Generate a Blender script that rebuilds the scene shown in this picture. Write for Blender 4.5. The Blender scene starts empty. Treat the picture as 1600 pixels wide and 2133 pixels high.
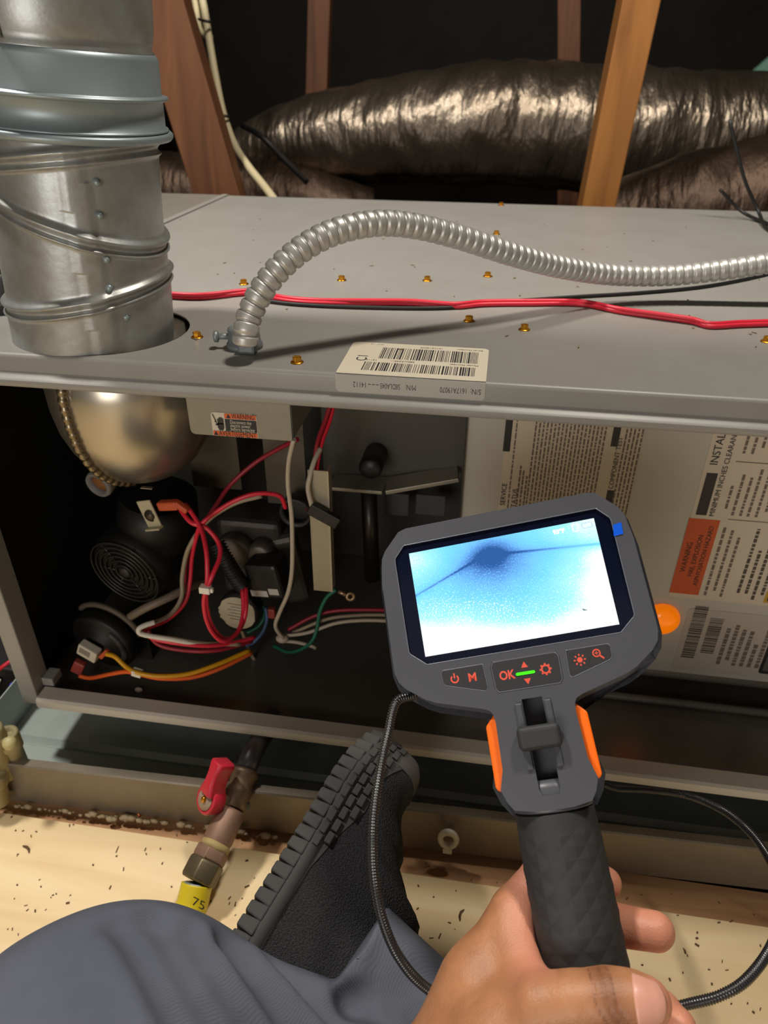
import bpy, bmesh, math, random
import numpy as np
from mathutils import Vector, Matrix
random.seed(7); rng = np.random.default_rng(7)
S = bpy.context.scene
COL = S.collection
PI = math.pi

# ------------------------------------------------------------------ camera
PITCH, YAW, ROLL = 0.55401, 0.14983, 0.00611
CAM = np.array([0.0, -0.44286, 0.17287]); FOC = 1500.0
fw = np.array([-math.sin(YAW)*math.cos(PITCH), math.cos(YAW)*math.cos(PITCH), -math.sin(PITCH)])
r0 = np.array([math.cos(YAW), math.sin(YAW), 0.0]); u0 = np.cross(r0, fw)
RT = math.cos(ROLL)*r0 + math.sin(ROLL)*u0
UP = -math.sin(ROLL)*r0 + math.cos(ROLL)*u0
cd = bpy.data.cameras.new('camera'); cam = bpy.data.objects.new('camera', cd); COL.objects.link(cam)
M = Matrix.Identity(4)
for i in range(3):
    M[i][0] = RT[i]; M[i][1] = UP[i]; M[i][2] = -fw[i]; M[i][3] = CAM[i]
cam.matrix_world = M
cd.sensor_fit = 'VERTICAL'; cd.sensor_height = 36.0; cd.sensor_width = 27.0
cd.lens = FOC/2133.0*36.0; cd.clip_start = 0.02; cd.clip_end = 50
cd.dof.use_dof = True; cd.dof.focus_distance = 0.47; cd.dof.aperture_fstop = 11.0
S.camera = cam

# ------------------------------------------------------------------ light and exposure
S.view_settings.view_transform = 'Standard'; S.view_settings.look = 'None'
S.view_settings.gamma = 1.0; S.view_settings.use_curve_mapping = False
S.view_settings.exposure = 0.7
W = bpy.data.worlds.new('attic_air'); S.world = W; W.use_nodes = True
W.node_tree.nodes['Background'].inputs[0].default_value = (1.0, 0.90, 0.78, 1)
W.node_tree.nodes['Background'].inputs[1].default_value = 0.10
def lamp(name, kind, loc, power, color, size=0.1, target=None, size_y=None):
    d = bpy.data.lights.new(name, kind); d.energy = power; d.color = color
    if kind == 'AREA':
        d.size = size
        if size_y: d.shape = 'RECTANGLE'; d.size_y = size_y
    else: d.shadow_soft_size = size
    o = bpy.data.objects.new(name, d); COL.objects.link(o); o.location = loc
    if target is not None:
        o.rotation_euler = (Vector(target)-Vector(loc)).to_track_quat('-Z', 'Y').to_euler()
    return o
lamp('attic_bulb', 'POINT', (-0.73, 0.10, 1.15), 38.0, (1.0, 0.95, 0.87), 0.07)
lamp('attic_bulb', 'POINT', (0.30, 0.22, 1.45), 40.0, (1.0, 0.93, 0.82), 0.10)
lamp('front_fill', 'AREA', (-0.35, -1.25, 0.12), 3.4, (1.0, 0.95, 0.88), 0.5, (0, 0.1, -0.15))  # added soft fill from the front for bounced light, not an actual lamp

# ------------------------------------------------------------------ helpers
def ray(u, v): return fw + RT*(u-800)/FOC - UP*(v-1066.5)/FOC
def at(u, v, ax, val):
    "world point seen at photo pixel (u, v) on the plane ax = val"
    d = ray(u, v); i = 'xyz'.index(ax); return CAM + d*((val-CAM[i])/d[i])
def dep(u, v, d): return CAM + ray(u, v)*d
def lin(h):
    h = h.lstrip('#'); r = []
    for i in (0, 2, 4):
        c = int(h[i:i+2], 16)/255; r.append(c/12.92 if c <= .04045 else ((c+.055)/1.055)**2.4)
    return (r[0], r[1], r[2], 1)
MATS = {}
def mat(name, col, rough=.5, metal=0.0, noise=None, bump=None, spec=None, coat=0, emit=None, trans=0, tone2=None, aniso=None):
    """noise=(scale, strength) mottles the colour towards tone2; bump=(scale, strength, distance)"""
    if name in MATS: return MATS[name]
    m = bpy.data.materials.new(name); m.use_nodes = True; nt = m.node_tree; b = nt.nodes['Principled BSDF']
    c = lin(col) if isinstance(col, str) else col
    b.inputs['Base Color'].default_value = c; b.inputs['Roughness'].default_value = rough; b.inputs['Metallic'].default_value = metal
    if spec is not None: b.inputs['Specular IOR Level'].default_value = spec
    if coat: b.inputs['Coat Weight'].default_value = coat; b.inputs['Coat Roughness'].default_value = .15
    if trans: b.inputs['Transmission Weight'].default_value = trans
    if emit: b.inputs['Emission Color'].default_value = lin(emit[0]); b.inputs['Emission Strength'].default_value = emit[1]
    tc = nt.nodes.new('ShaderNodeTexCoord')
    if noise:
        n = nt.nodes.new('ShaderNodeTexNoise'); n.inputs['Scale'].default_value = noise[0]; n.inputs['Detail'].default_value = 6
        n.inputs['Roughness'].default_value = .65
        nt.links.new(tc.outputs['Object'], n.inputs['Vector'])
        rp = nt.nodes.new('ShaderNodeValToRGB'); rp.color_ramp.elements[0].position = .32; rp.color_ramp.elements[1].position = .68
        t2 = lin(tone2) if tone2 else tuple(x*.6 for x in c[:3])+(1,)
        k = noise[1]
        rp.color_ramp.elements[0].color = tuple(c[i]*(1-k)+t2[i]*k for i in range(3))+(1,)
        rp.color_ramp.elements[1].color = c
        nt.links.new(n.outputs['Fac'], rp.inputs['Fac']); nt.links.new(rp.outputs['Color'], b.inputs['Base Color'])
    if bump:
        n = nt.nodes.new('ShaderNodeTexNoise'); n.inputs['Scale'].default_value = bump[0]; n.inputs['Detail'].default_value = 4
        nt.links.new(tc.outputs['Object'], n.inputs['Vector'])
        bp = nt.nodes.new('ShaderNodeBump'); bp.inputs['Strength'].default_value = bump[1]; bp.inputs['Distance'].default_value = bump[2]
        nt.links.new(n.outputs['Fac'], bp.inputs['Height']); nt.links.new(bp.outputs['Normal'], b.inputs['Normal'])
    MATS[name] = m; return m

def tag(o, label=None, cat=None, group=None, kind=None):
    if label: o['label'] = label
    if cat: o['category'] = cat
    if group: o['group'] = group
    if kind: o['kind'] = kind
    return o
def empty(name, loc, label=None, cat=None, group=None):
    o = bpy.data.objects.new(name, None); COL.objects.link(o); o.location = Vector(loc); o.empty_display_size = .02
    return tag(o, label, cat, group)
def par(o, parent):
    "children keep the world coordinates they were built in"
    if parent is not None:
        o.parent = parent
        o.matrix_parent_inverse = Matrix.Translation(-parent.location) if parent.type == 'EMPTY' else Matrix.Identity(4)
    return o
class MB:
    "collects shapes; build() links them as ONE mesh object"
    def __init__(s): s.v = []; s.f = []; s.sm = []
    def add(s, v, f, smooth=False):
        k = len(s.v); s.v += [tuple(map(float, p)) for p in v]; s.f += [tuple(i+k for i in q) for q in f]; s.sm += [smooth]*len(f); return s
    def box(s, lo, hi, R=None, c=(0, 0, 0)):
        x0, y0, z0 = lo; x1, y1, z1 = hi
        v = [(x0,y0,z0),(x1,y0,z0),(x1,y1,z0),(x0,y1,z0),(x0,y0,z1),(x1,y0,z1),(x1,y1,z1),(x0,y1,z1)]
        if R is not None: v = [tuple(np.array(R) @ np.array(p) + np.array(c)) for p in v]
        return s.add(v, [(0,3,2,1),(4,5,6,7),(0,1,5,4),(1,2,6,5),(2,3,7,6),(3,0,4,7)])
    def beam(s, a, b, w, t, side=(0, 1, 0)):
        "rectangular bar from a to b; w along (axis x side), t along side"
        a = np.array(a, float); b = np.array(b, float); d = (b-a)/np.linalg.norm(b-a)
        sd = np.array(side, float); sd -= d*(sd@d); sd /= np.linalg.norm(sd); q = np.cross(d, sd)
        v = [p+q*(w/2)*i+sd*(t/2)*j for p in (a, b) for i, j in ((-1,-1),(1,-1),(1,1),(-1,1))]
        return s.add(v, [(0,1,2,3),(7,6,5,4),(0,4,5,1),(1,5,6,2),(2,6,7,3),(3,7,4,0)])
    def rings(s, R, close=True, cap=(True, True), smooth=True):
        n = len(R[0]); v = [p for r in R for p in r]; f = []
        for i in range(len(R)-1):
            for j in range(n if close else n-1):
                f.append((i*n+j, i*n+(j+1) % n, (i+1)*n+(j+1) % n, (i+1)*n+j))
        s.add(v, f, smooth)
        k = len(s.v)-len(v)
        if cap[0]: s.f.append(tuple(k+j for j in range(n-1, -1, -1))); s.sm.append(False)
        if cap[1]: s.f.append(tuple(k+(len(R)-1)*n+j for j in range(n))); s.sm.append(False)
        return s
    def tube(s, P, r, n=10, cap=(True, True), smooth=True):
        P = np.array(P, float); m = len(P); r = np.broadcast_to(np.array(r, float), (m,))
        T = np.gradient(P, axis=0); T /= np.linalg.norm(T, axis=1)[:, None]+1e-12
        up = np.array([0, 0, 1.0]) if abs(T[0][2]) < .9 else np.array([1.0, 0, 0])
        nrm = up-T[0]*(up@T[0]); nrm /= np.linalg.norm(nrm); R = []
        th = np.arange(n)*2*PI/n
        for i in range(m):
            nrm = nrm-T[i]*(nrm@T[i]); nrm /= np.linalg.norm(nrm); bn = np.cross(T[i], nrm)
            R.append([P[i]+r[i]*(math.cos(t)*nrm+math.sin(t)*bn) for t in th])
        return s.rings(R, True, cap, smooth)
    def cyl(s, a, b, r, r2=None, n=20, smooth=True): return s.tube([a, b], [r, r if r2 is None else r2], n, smooth=smooth)
    def lathe(s, o, ax, prof, n=32, cap=(True, True), smooth=True):
        "prof = [(distance along ax, radius)]"
        o = np.array(o, float); ax = np.array(ax, float); ax /= np.linalg.norm(ax)
        h = np.array([1.0, 0, 0]) if abs(ax[0]) < .8 else np.array([0, 1.0, 0])
        p = np.cross(ax, h); p /= np.linalg.norm(p); q = np.cross(ax, p)
        R = [[o+ax*d+r*(math.cos(t)*p+math.sin(t)*q) for t in np.arange(n)*2*PI/n] for d, r in prof]
        return s.rings(R, True, cap, smooth)
    def prism(s, poly, o, ex, ey, ez, h):
        "flat polygon in (ex, ey) extruded h along ez"
        o, ex, ey, ez = (np.array(q, float) for q in (o, ex, ey, ez)); n = len(poly)
        a = [o+ex*x+ey*y for x, y in poly]; b = [p+ez*h for p in a]
        return s.add(a+b, [tuple(range(n-1, -1, -1)), tuple(range(n, 2*n))]+[(i, (i+1) % n, n+(i+1) % n, n+i) for i in range(n)])
    def quad(s, o, ex, ey, x0, x1, y0, y1):
        o, ex, ey = (np.array(q, float) for q in (o, ex, ey))
        return s.add([o+ex*x+ey*y for x, y in ((x0,y0),(x1,y0),(x1,y1),(x0,y1))], [(0,1,2,3)])
    def sphere(s, c, r, n=12, m=8, sc=(1, 1, 1)):
        c = np.array(c, float)
        return s.rings([[c+np.array((math.cos(t)*math.sin(p)*r*sc[0], math.sin(t)*math.sin(p)*r*sc[1], -math.cos(p)*r*sc[2]))
                         for t in np.arange(n)*2*PI/n] for p in np.linspace(.02, PI-.02, m)])
    def build(s, name, m, parent=None, bevel=0, label=None, cat=None, group=None, kind=None, seg=2):
        me = bpy.data.meshes.new(name); me.from_pydata(s.v, [], s.f); me.update()
        bm = bmesh.new(); bm.from_mesh(me); bmesh.ops.recalc_face_normals(bm, faces=bm.faces); bm.to_mesh(me); bm.free()
        if len(me.polygons) == len(s.sm): me.polygons.foreach_set('use_smooth', s.sm)
        o = bpy.data.objects.new(name, me); COL.objects.link(o); me.materials.append(m)
        if bevel:
            b = o.modifiers.new('bevel', 'BEVEL'); b.width = bevel; b.segments = seg; b.limit_method = 'ANGLE'; b.angle_limit = .6
        par(o, parent); return tag(o, label, cat, group, kind)
def catmull(P, n=8):
    P = [np.array(p, float) for p in P]; Q = [2*P[0]-P[1]]+P+[2*P[-1]-P[-2]]; out = []
    for i in range(1, len(Q)-2):
        a, b, c, d = Q[i-1:i+3]
        for t in np.arange(n)/n:
            out.append(.5*((2*b)+(-a+c)*t+(2*a-5*b+4*c-d)*t*t+(-a+3*b-3*c+d)*t**3))
    out.append(P[-1]); return np.array(out)
def resample(P, step):
    L = np.r_[0, np.cumsum(np.linalg.norm(np.diff(P, axis=0), axis=1))]; t = np.arange(0, L[-1], step)
    return np.stack([np.interp(t, L, P[:, i]) for i in range(3)], 1)
def text(body, size, o, ex, ey, m, name='lettering', parent=None, align='LEFT', bold=0.0, lift=0.0, sx=1.0, ext=0.0, fit=None):
    c = bpy.data.curves.new(name, 'FONT'); c.body = body; c.size = size; c.align_x = align; c.align_y = 'CENTER'; c.offset = bold; c.extrude = ext
    c.resolution_u = 3
    t = bpy.data.objects.new(name, c); COL.objects.link(t); bpy.context.view_layer.update()
    me = bpy.data.meshes.new_from_object(t.evaluated_get(bpy.context.evaluated_depsgraph_get()))
    bpy.data.objects.remove(t); bpy.data.curves.remove(c)
    if fit: xs_ = [v.co.x for v in me.vertices]; sx = fit/(max(xs_)-min(xs_))
    ex = Vector(ex).normalized(); ey = Vector(ey).normalized(); ez = ex.cross(ey)
    T = Matrix.Identity(4)
    for i in range(3): T[i][0] = ex[i]*sx; T[i][1] = ey[i]; T[i][2] = ez[i]; T[i][3] = o[i]+ez[i]*lift
    me.transform(T); me.name = name
    ob = bpy.data.objects.new(name, me); COL.objects.link(ob); me.materials.clear(); me.materials.append(m); return par(ob, parent)
def surface_net(f, lo, hi, h):
    "mesh of f(points) = 0 (negative inside)"
    ax = [np.arange(lo[i], hi[i]+h, h) for i in range(3)]; n = [len(a) for a in ax]
    V = np.empty(n, np.float32)
    for i, x in enumerate(np.array_split(np.arange(n[0]), max(1, n[0]//8))):
        g = np.stack(np.meshgrid(ax[0][x], ax[1], ax[2], indexing='ij'), -1).reshape(-1, 3).astype(np.float32)
        V[x] = f(g).reshape(len(x), n[1], n[2])
    s = V < 0; c = [k-1 for k in n]; cnt = np.zeros(c, np.int8); acc = np.zeros(c+[3], np.float32); num = np.zeros(c, np.float32)
    sl = lambda d, a: slice(d, d+c[a])
    for i in (0, 1):
        for j in (0, 1):
            for k in (0, 1): cnt += s[sl(i,0), sl(j,1), sl(k,2)]
    for a in range(3):
        b_, c_ = [q for q in range(3) if q != a]
        for p in (0, 1):
            for q in (0, 1):
                d0 = [0, 0, 0]; d0[b_] = p; d0[c_] = q; d1 = list(d0); d1[a] = 1
                v0 = V[sl(d0[0],0), sl(d0[1],1), sl(d0[2],2)]; v1 = V[sl(d1[0],0), sl(d1[1],1), sl(d1[2],2)]
                x = (v0 < 0) != (v1 < 0); t = np.where(x, v0/np.where(v0 == v1, 1, v0-v1), 0)
                num += x; acc[..., a] += t; acc[..., b_] += p*x; acc[..., c_] += q*x
    act = (cnt > 0) & (cnt < 8); vid = -np.ones(c, np.int64); vid[act] = np.arange(act.sum())
    I = np.argwhere(act); P = (I+acc[act]/num[act][:, None])*h+np.array(lo)
    F = []
    for a in range(3):
        b_, c_ = (a+1) % 3, (a+2) % 3
        st = [slice(0, k) for k in n]; s0 = list(st); s1 = list(st); s0[a] = slice(0, n[a]-1); s1[a] = slice(1, n[a])
        A = s[tuple(s0)]; B = s[tuple(s1)]; E = np.argwhere(A != B)
        E = E[(E[:, b_] > 0) & (E[:, c_] > 0) & (E[:, b_] < n[b_]-1) & (E[:, c_] < n[c_]-1)]
        fl = A[tuple(E.T)]
        def cell(db, dc):
            e = E.copy(); e[:, b_] -= db; e[:, c_] -= dc; return vid[tuple(e.T)]
        q = np.stack([cell(1,1), cell(0,1), cell(0,0), cell(1,0)], 1); q[~fl] = q[~fl][:, ::-1]; F.append(q)
    F = np.concatenate(F); F = F[(F >= 0).all(1)]
    return P, F
def mesh_obj(name, P, F, m, parent=None, smooth=True):
    me = bpy.data.meshes.new(name); me.from_pydata([tuple(p) for p in P.tolist()], [], F.tolist()); me.update()
    me.polygons.foreach_set('use_smooth', [smooth]*len(me.polygons)); me.materials.append(m)
    o = bpy.data.objects.new(name, me); COL.objects.link(o); return par(o, parent)
def cap_sdf(p, a, b, r1, r2):
    a = np.asarray(a, np.float32); b = np.asarray(b, np.float32); ba = b-a; pa = p-a
    t = np.clip(pa@ba/(ba@ba), 0, 1); return np.linalg.norm(pa-t[:, None]*ba, axis=1)-(r1+(r2-r1)*t)
def smin(a, b, k):
    h = np.maximum(k-np.abs(a-b), 0)/k; return np.minimum(a, b)-h*h*k*.25
def smax(a, b, k): return -smin(-a, -b, k)
# ------------------------------------------------------------------ materials
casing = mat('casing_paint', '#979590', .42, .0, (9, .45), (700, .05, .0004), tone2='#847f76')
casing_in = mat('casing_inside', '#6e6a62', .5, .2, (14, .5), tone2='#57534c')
black_in = mat('black_liner', '#151413', .7, 0, (20, .4), tone2='#0c0c0b')
galv = mat('galvanised', '#a9adae', .38, .55, (45, .55), (260, .18, .0006), tone2='#7d735f')
galv_dull = mat('galvanised_dull', '#8d9394', .5, .5, (60, .35), (300, .1, .0004), tone2='#777a79')
steel = mat('steel_bright', '#bdb6a9', .3, .9, (25, .35), tone2='#a39a88')
zinc = mat('cast_zinc', '#83888b', .48, .45, (90, .4), (200, .2, .0006))
brass = mat('brass_screw', '#d9992e', .28, .9)
black_pl = mat('black_plastic', '#1a1a1b', .45)
dark_metal = mat('dark_metal', '#3b3835', .5, .5, (30, .5))
motor_m = mat('motor_black', '#191817', .5, .3)
white_pl = mat('white_plastic', '#dcd3bf', .5)
cream = mat('cream_ceramic', '#b3a88c', .6, 0, (60, .3))
red_w = mat('red_insulation', '#d8283e', .38)
dkred_w = mat('dark_red_insulation', '#97202f', .45)
white_w = mat('white_insulation', '#d8d0c2', .4)
tan_w = mat('tan_insulation', '#9a8a72', .5)
yellow_w = mat('yellow_insulation', '#d99c16', .4)
orange_w = mat('orange_insulation', '#e8652a', .4)
green_w = mat('green_insulation', '#1f6a52', .45)
blue_w = mat('blue_insulation', '#3d5a80', .45)
black_w = mat('black_insulation', '#1d1c1c', .5)
orange_term = mat('orange_terminal', '#c8532b', .45, trans=.15)
red_term = mat('red_terminal', '#a2443c', .45, trans=.15)
wood_brown = None
def wood(name, c1, c2, sc=(4, 60, 4), bumpd=.0006, rough=.65):
    m = bpy.data.materials.new(name); m.use_nodes = True; nt = m.node_tree; b = nt.nodes['Principled BSDF']; b.inputs['Roughness'].default_value = rough
    tc = nt.nodes.new('ShaderNodeTexCoord'); mp = nt.nodes.new('ShaderNodeMapping'); mp.inputs['Scale'].default_value = sc
    n = nt.nodes.new('ShaderNodeTexNoise'); n.inputs['Scale'].default_value = 1; n.inputs['Detail'].default_value = 7; n.inputs['Distortion'].default_value = .8
    r = nt.nodes.new('ShaderNodeValToRGB'); r.color_ramp.elements[0].position = .3; r.color_ramp.elements[1].position = .7
    r.color_ramp.elements[0].color = lin(c2); r.color_ramp.elements[1].color = lin(c1)
    bp = nt.nodes.new('ShaderNodeBump'); bp.inputs['Strength'].default_value = .3; bp.inputs['Distance'].default_value = bumpd
    L = nt.links.new
    L(tc.outputs['Object'], mp.inputs[0]); L(mp.outputs[0], n.inputs['Vector']); L(n.outputs['Fac'], r.inputs[0]); L(r.outputs[0], b.inputs['Base Color'])
    L(n.outputs['Fac'], bp.inputs['Height']); L(bp.outputs[0], b.inputs['Normal']); return m
stud_m = wood('stud_wood', '#74482a', '#512e18', (30, 30, 3))
stud_or = wood('stud_wood_amber', '#aa7033', '#855222', (30, 30, 3))
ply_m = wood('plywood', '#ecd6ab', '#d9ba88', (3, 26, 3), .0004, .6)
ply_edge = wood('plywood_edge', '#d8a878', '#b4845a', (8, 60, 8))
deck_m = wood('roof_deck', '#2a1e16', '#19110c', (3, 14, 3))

# ------------------------------------------------------------------ the attic
ZF = -0.44
def slab(name, lo, hi, m): return tag(MB().box(lo, hi).build(name, m), kind='structure')
slab('floor', (-1.6, -1.5, ZF-.019), (1.6, -.0665, ZF), ply_m)
slab('trim_1', (-1.6, -.066, ZF-.042), (1.6, -.030, ZF-.008), ply_edge)
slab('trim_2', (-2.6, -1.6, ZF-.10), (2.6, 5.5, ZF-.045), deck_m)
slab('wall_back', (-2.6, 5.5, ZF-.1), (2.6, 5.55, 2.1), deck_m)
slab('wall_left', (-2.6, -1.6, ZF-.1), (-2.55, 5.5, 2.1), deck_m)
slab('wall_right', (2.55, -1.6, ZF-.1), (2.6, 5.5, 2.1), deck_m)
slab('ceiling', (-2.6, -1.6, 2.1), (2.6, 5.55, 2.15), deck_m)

def brace(a, b, w, t, label, m):
    o = MB().beam(a, b, w, t, (0, 1, 0)).build('roof_brace', m, bevel=.002)
    return tag(o, label, 'beam', 'truss braces behind the furnace')
brace((-.612, .92, .42), (-.425, .92, -.42), .086, .038, 'reddish brown slanted wooden brace behind the vent pipe, white cable on it', stud_m)
brace((.190, .97, .42), (.140, .97, -.42), .056, .089, 'amber wooden brace crossing in front of the foil duct', stud_or)
brace((-.518, 1.92, .62), (-.602, 1.92, -.42), .062, .038, 'thin distant wooden post left of centre, rising from behind the foil duct', stud_m)
brace((.092, 1.98, .62), (.225, 1.98, -.42), .060, .038, 'thin distant wooden post left of the amber brace, rising behind the duct', stud_m)

# ------------------------------------------------------------------ foil ducts
def foil(name, base, rough, dark):
    m = bpy.data.materials.new(name); m.use_nodes = True; nt = m.node_tree; b = nt.nodes['Principled BSDF']
    b.inputs['Metallic'].default_value = .9; b.inputs['Roughness'].default_value = rough
    tc = nt.nodes.new('ShaderNodeTexCoord'); mp = nt.nodes.new('ShaderNodeMapping'); mp.inputs['Scale'].default_value = (3.2, 1, 1)
    n = nt.nodes.new('ShaderNodeTexNoise'); n.inputs['Scale'].default_value = 14; n.inputs['Detail'].default_value = 5
    n2 = nt.nodes.new('ShaderNodeTexNoise'); n2.inputs['Scale'].default_value = 5
    r = nt.nodes.new('ShaderNodeValToRGB'); r.color_ramp.elements[0].color = lin(dark); r.color_ramp.elements[1].color = lin(base)
    bp = nt.nodes.new('ShaderNodeBump'); bp.inputs['Strength'].default_value = .8; bp.inputs['Distance'].default_value = .012
    L = nt.links.new; L(tc.outputs['Object'], mp.inputs[0]); L(mp.outputs[0], n.inputs['Vector']); L(n.outputs['Fac'], bp.inputs['Height'])
    L(tc.outputs['Object'], n2.inputs['Vector']); L(n2.outputs['Fac'], r.inputs[0]); L(r.outputs[0], b.inputs['Base Color']); L(bp.outputs[0], b.inputs['Normal']); return m
foil_m = foil('duct_foil', '#94887a', .33, '#5f5244'); foil_d = foil('duct_foil_dusty', '#5f4e42', .5, '#3b2f27')
def duct(name, pts, rad, m, label, seed, bulge=.06):
    P = resample(catmull(pts, 20), .012); k = len(P); R = np.interp(np.linspace(0, 1, k), np.linspace(0, 1, len(rad)), rad)
    n = 72; T = np.gradient(P, axis=0); T /= np.linalg.norm(T, axis=1)[:, None]
    g = np.random.default_rng(seed); th = np.arange(n)*2*PI/n; ringsl = []
    s = np.arange(k)*.012; ph = g.uniform(0, 6.28, 12)
    for i in range(k):
        bn = np.array([0, 0, 1.0]); nr = np.cross(T[i], bn); nr /= np.linalg.norm(nr)
        d = np.zeros(n)
        for q in range(5):
            d += .010/(q+1)**.7*np.sin(s[i]*(14+19*q)+ph[q]+(1.3+q)*np.sin(th*(1+q % 3)+ph[q+5]))
        d += .006*np.sin(s[i]*75+2*np.sin(3*th+ph[1]))*np.clip(np.sin(th*1+ph[2])+.6, 0, 1)
        rr = R[i]*(1+d*bulge/.06*2.0)
        flat = np.where(np.sin(th) < -.75, .93, 1.0)
        ringsl.append([P[i]+rr[j]*(math.cos(th[j])*nr+math.sin(th[j])*flat[j]*bn) for j in range(n)])
    return tag(MB().rings(ringsl).build(name, m), label, 'duct')
duct('foil_duct', [(-.66, 1.50, -.03), (-.52, 1.48, .01), (-.2, 1.48, .045), (.1, 1.5, .05), (.42, 1.52, .03), (.8, 1.56, .05), (1.25, 1.62, .08)],
     [.075, .112, .135, .14, .135, .13, .135], foil_m, 'large crinkled silver foil duct lying across the attic behind the furnace', 3)
duct('foil_duct', [(.19, 1.13, -.12), (.34, 1.13, -.085), (.48, 1.13, -.05), (.66, 1.15, .02), (.9, 1.2, .08)], [.10, .125, .13, .14, .15], foil_d, 'darker dusty foil duct low at the right, in front of the silver duct', 9)
duct('foil_duct', [(-1.15, 1.35, -.12), (-.85, 1.36, -.105), (-.66, 1.38, -.10), (-.5, 1.4, -.115), (-.3, 1.43, -.17)], [.09, .10, .10, .09, .09], foil_d, 'low dusty foil duct seen between vent pipe and reddish brace', 14)
tag(MB().tube(catmull([dep(505, 262, 1.55), dep(545, 285, 1.50), dep(590, 330, 1.52), dep(640, 380, 1.56)]), .006, 8).build('duct_strap', black_w), 'black hanging strap around the left end of the silver duct', 'strap')
tag(MB().prism([(.69, .155), (1.5, .10), (1.5, .75), (1.3, .75)], (0, 2.2, 0), (1, 0, 0), (0, 0, 1), (0, 1, 0), .025).build('foam_board', mat('foam_board', '#6f9c8c', .7)), 'pale green board corner far behind the ducts at right', 'board')
# white cable on the left brace
cb = empty('power_cable', (-.43, .86, .2), 'white electrical cable stapled along the reddish brown brace', 'cable')
pts = [(408, -60, 1.33), (424, 10, 1.35), (432, 60, 1.36), (450, 165, 1.37), (466, 240, 1.37), (490, 305, 1.36), (520, 350, 1.33), (548, 385, 1.30), (574, 420, 1.26), (590, 450, 1.24)]
MB().tube(catmull([dep(*p) for p in pts], 8), .0072, 10).build('sheath', mat('cable_sheath', '#c9bb96', .5), cb)
MB().tube(catmull([dep(u-16, v, d+.005) for u, v, d in pts[:3]]+[dep(440, 80, 1.365)], 8), .0062, 10).build('second_sheath', mat('cable_sheath', '#c9bb96', .5), cb)
for u, v, d in ((428, 43, 1.345), (465, 240, 1.36)):
    MB().tube([dep(u-14, v-3, d), dep(u-4, v, d-.012), dep(u+6, v+2, d-.012), dep(u+14, v+4, d)], .0025, 6).build('cable_tie', black_w, cb)
# ------------------------------------------------------------------ furnace cabinet
fur = empty('furnace_cabinet', (0, 0, -.36), 'grey painted steel furnace cabinet lying on its side with its front open', 'furnace')
XL, XR, YB = -.425, .435, .724
HX, HY, HR = -.2885, .0625, .0585
def plate_with_hole():
    bm = bmesh.new(); o = [bm.verts.new(p) for p in ((XL, .003, 0), (XR, .003, 0), (XR, YB, 0), (XL, YB, 0))]
    c = [bm.verts.new((HX+HR*math.cos(t), HY+HR*math.sin(t), 0)) for t in np.arange(64)*2*PI/64]
    e = [bm.edges.new((o[i], o[(i+1) % 4])) for i in range(4)]+[bm.edges.new((c[i], c[(i+1) % 64])) for i in range(64)]
    bmesh.ops.triangle_fill(bm, use_beauty=True, edges=e)
    for f in bm.faces:
        if f.normal.z < 0: f.normal_flip()
    r = bmesh.ops.extrude_face_region(bm, geom=bm.faces[:])
    for v in [g for g in r['geom'] if isinstance(g, bmesh.types.BMVert)]: v.co.z = -.0012
    bmesh.ops.recalc_face_normals(bm, faces=bm.faces[:])
    me = bpy.data.meshes.new('top_panel'); bm.to_mesh(me); bm.free(); me.materials.append(casing)
    ob = bpy.data.objects.new('top_panel', me); COL.objects.link(ob); return par(ob, fur)
top = plate_with_hole()
def rail(name, prof, m, x0=XL, x1=XR):
    "profile in (y, z) run along the cabinet"
    mb = MB(); n = len(prof); v = [(x, y, z) for x in (x0, x1) for y, z in prof]
    mb.add(v, [(i, (i+1) % n, n+(i+1) % n, n+i) for i in range(n)], True)
    mb.add(v, [tuple(range(n)), tuple(range(2*n-1, n-1, -1))]); o = mb.build(name, m, fur)
    o.data.set_sharp_from_angle(angle=.6); return o
rail('front_rail', [(.0032, 0), (.0014, -.0003), (.0004, -.0012), (0, -.0026), (0, -.0128), (-.0014, -.0146), (-.0044, -.0156), (-.0062, -.0172), (-.0066, -.0192), (-.0060, -.0212),
                    (-.0046, -.0226), (-.002, -.0230), (.006, -.0228), (.006, -.0190), (.0024, -.0150), (.0022, -.004), (.0032, -.0013)], casing)
rail('bottom_rail', [(-.002, -.3475), (.013, -.3475), (.013, -.3600), (-.002, -.3600), (-.0045, -.358), (-.0052, -.3545), (-.0045, -.3495)], mat('rail_lit', '#c6bfb2', .4), XL+.02)  # paler than the casing: light falling on this rail is put into its colour
MB().box((XL, .002, -.362), (XL+.017, .026, -.0132)).build('corner_post', casing, fur, .0012)
MB().box((XL+.017, .014, -.3475), (XL+.029, .03, -.338)).build('corner_bracket', casing, fur, .001)
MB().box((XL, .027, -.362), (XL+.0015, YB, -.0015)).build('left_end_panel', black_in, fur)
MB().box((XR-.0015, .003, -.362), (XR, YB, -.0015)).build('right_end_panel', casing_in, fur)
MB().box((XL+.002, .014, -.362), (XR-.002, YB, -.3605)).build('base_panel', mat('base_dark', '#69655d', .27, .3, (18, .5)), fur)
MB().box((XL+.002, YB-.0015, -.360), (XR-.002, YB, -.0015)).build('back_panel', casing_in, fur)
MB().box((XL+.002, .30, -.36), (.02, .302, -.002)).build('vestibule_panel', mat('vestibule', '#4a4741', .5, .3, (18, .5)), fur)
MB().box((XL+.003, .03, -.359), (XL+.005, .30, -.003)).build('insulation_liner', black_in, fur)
pl = empty('supply_plenum', (-.8, .45, -.36), 'dull sheet metal plenum box joined to the left end of the furnace', 'plenum')
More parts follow.
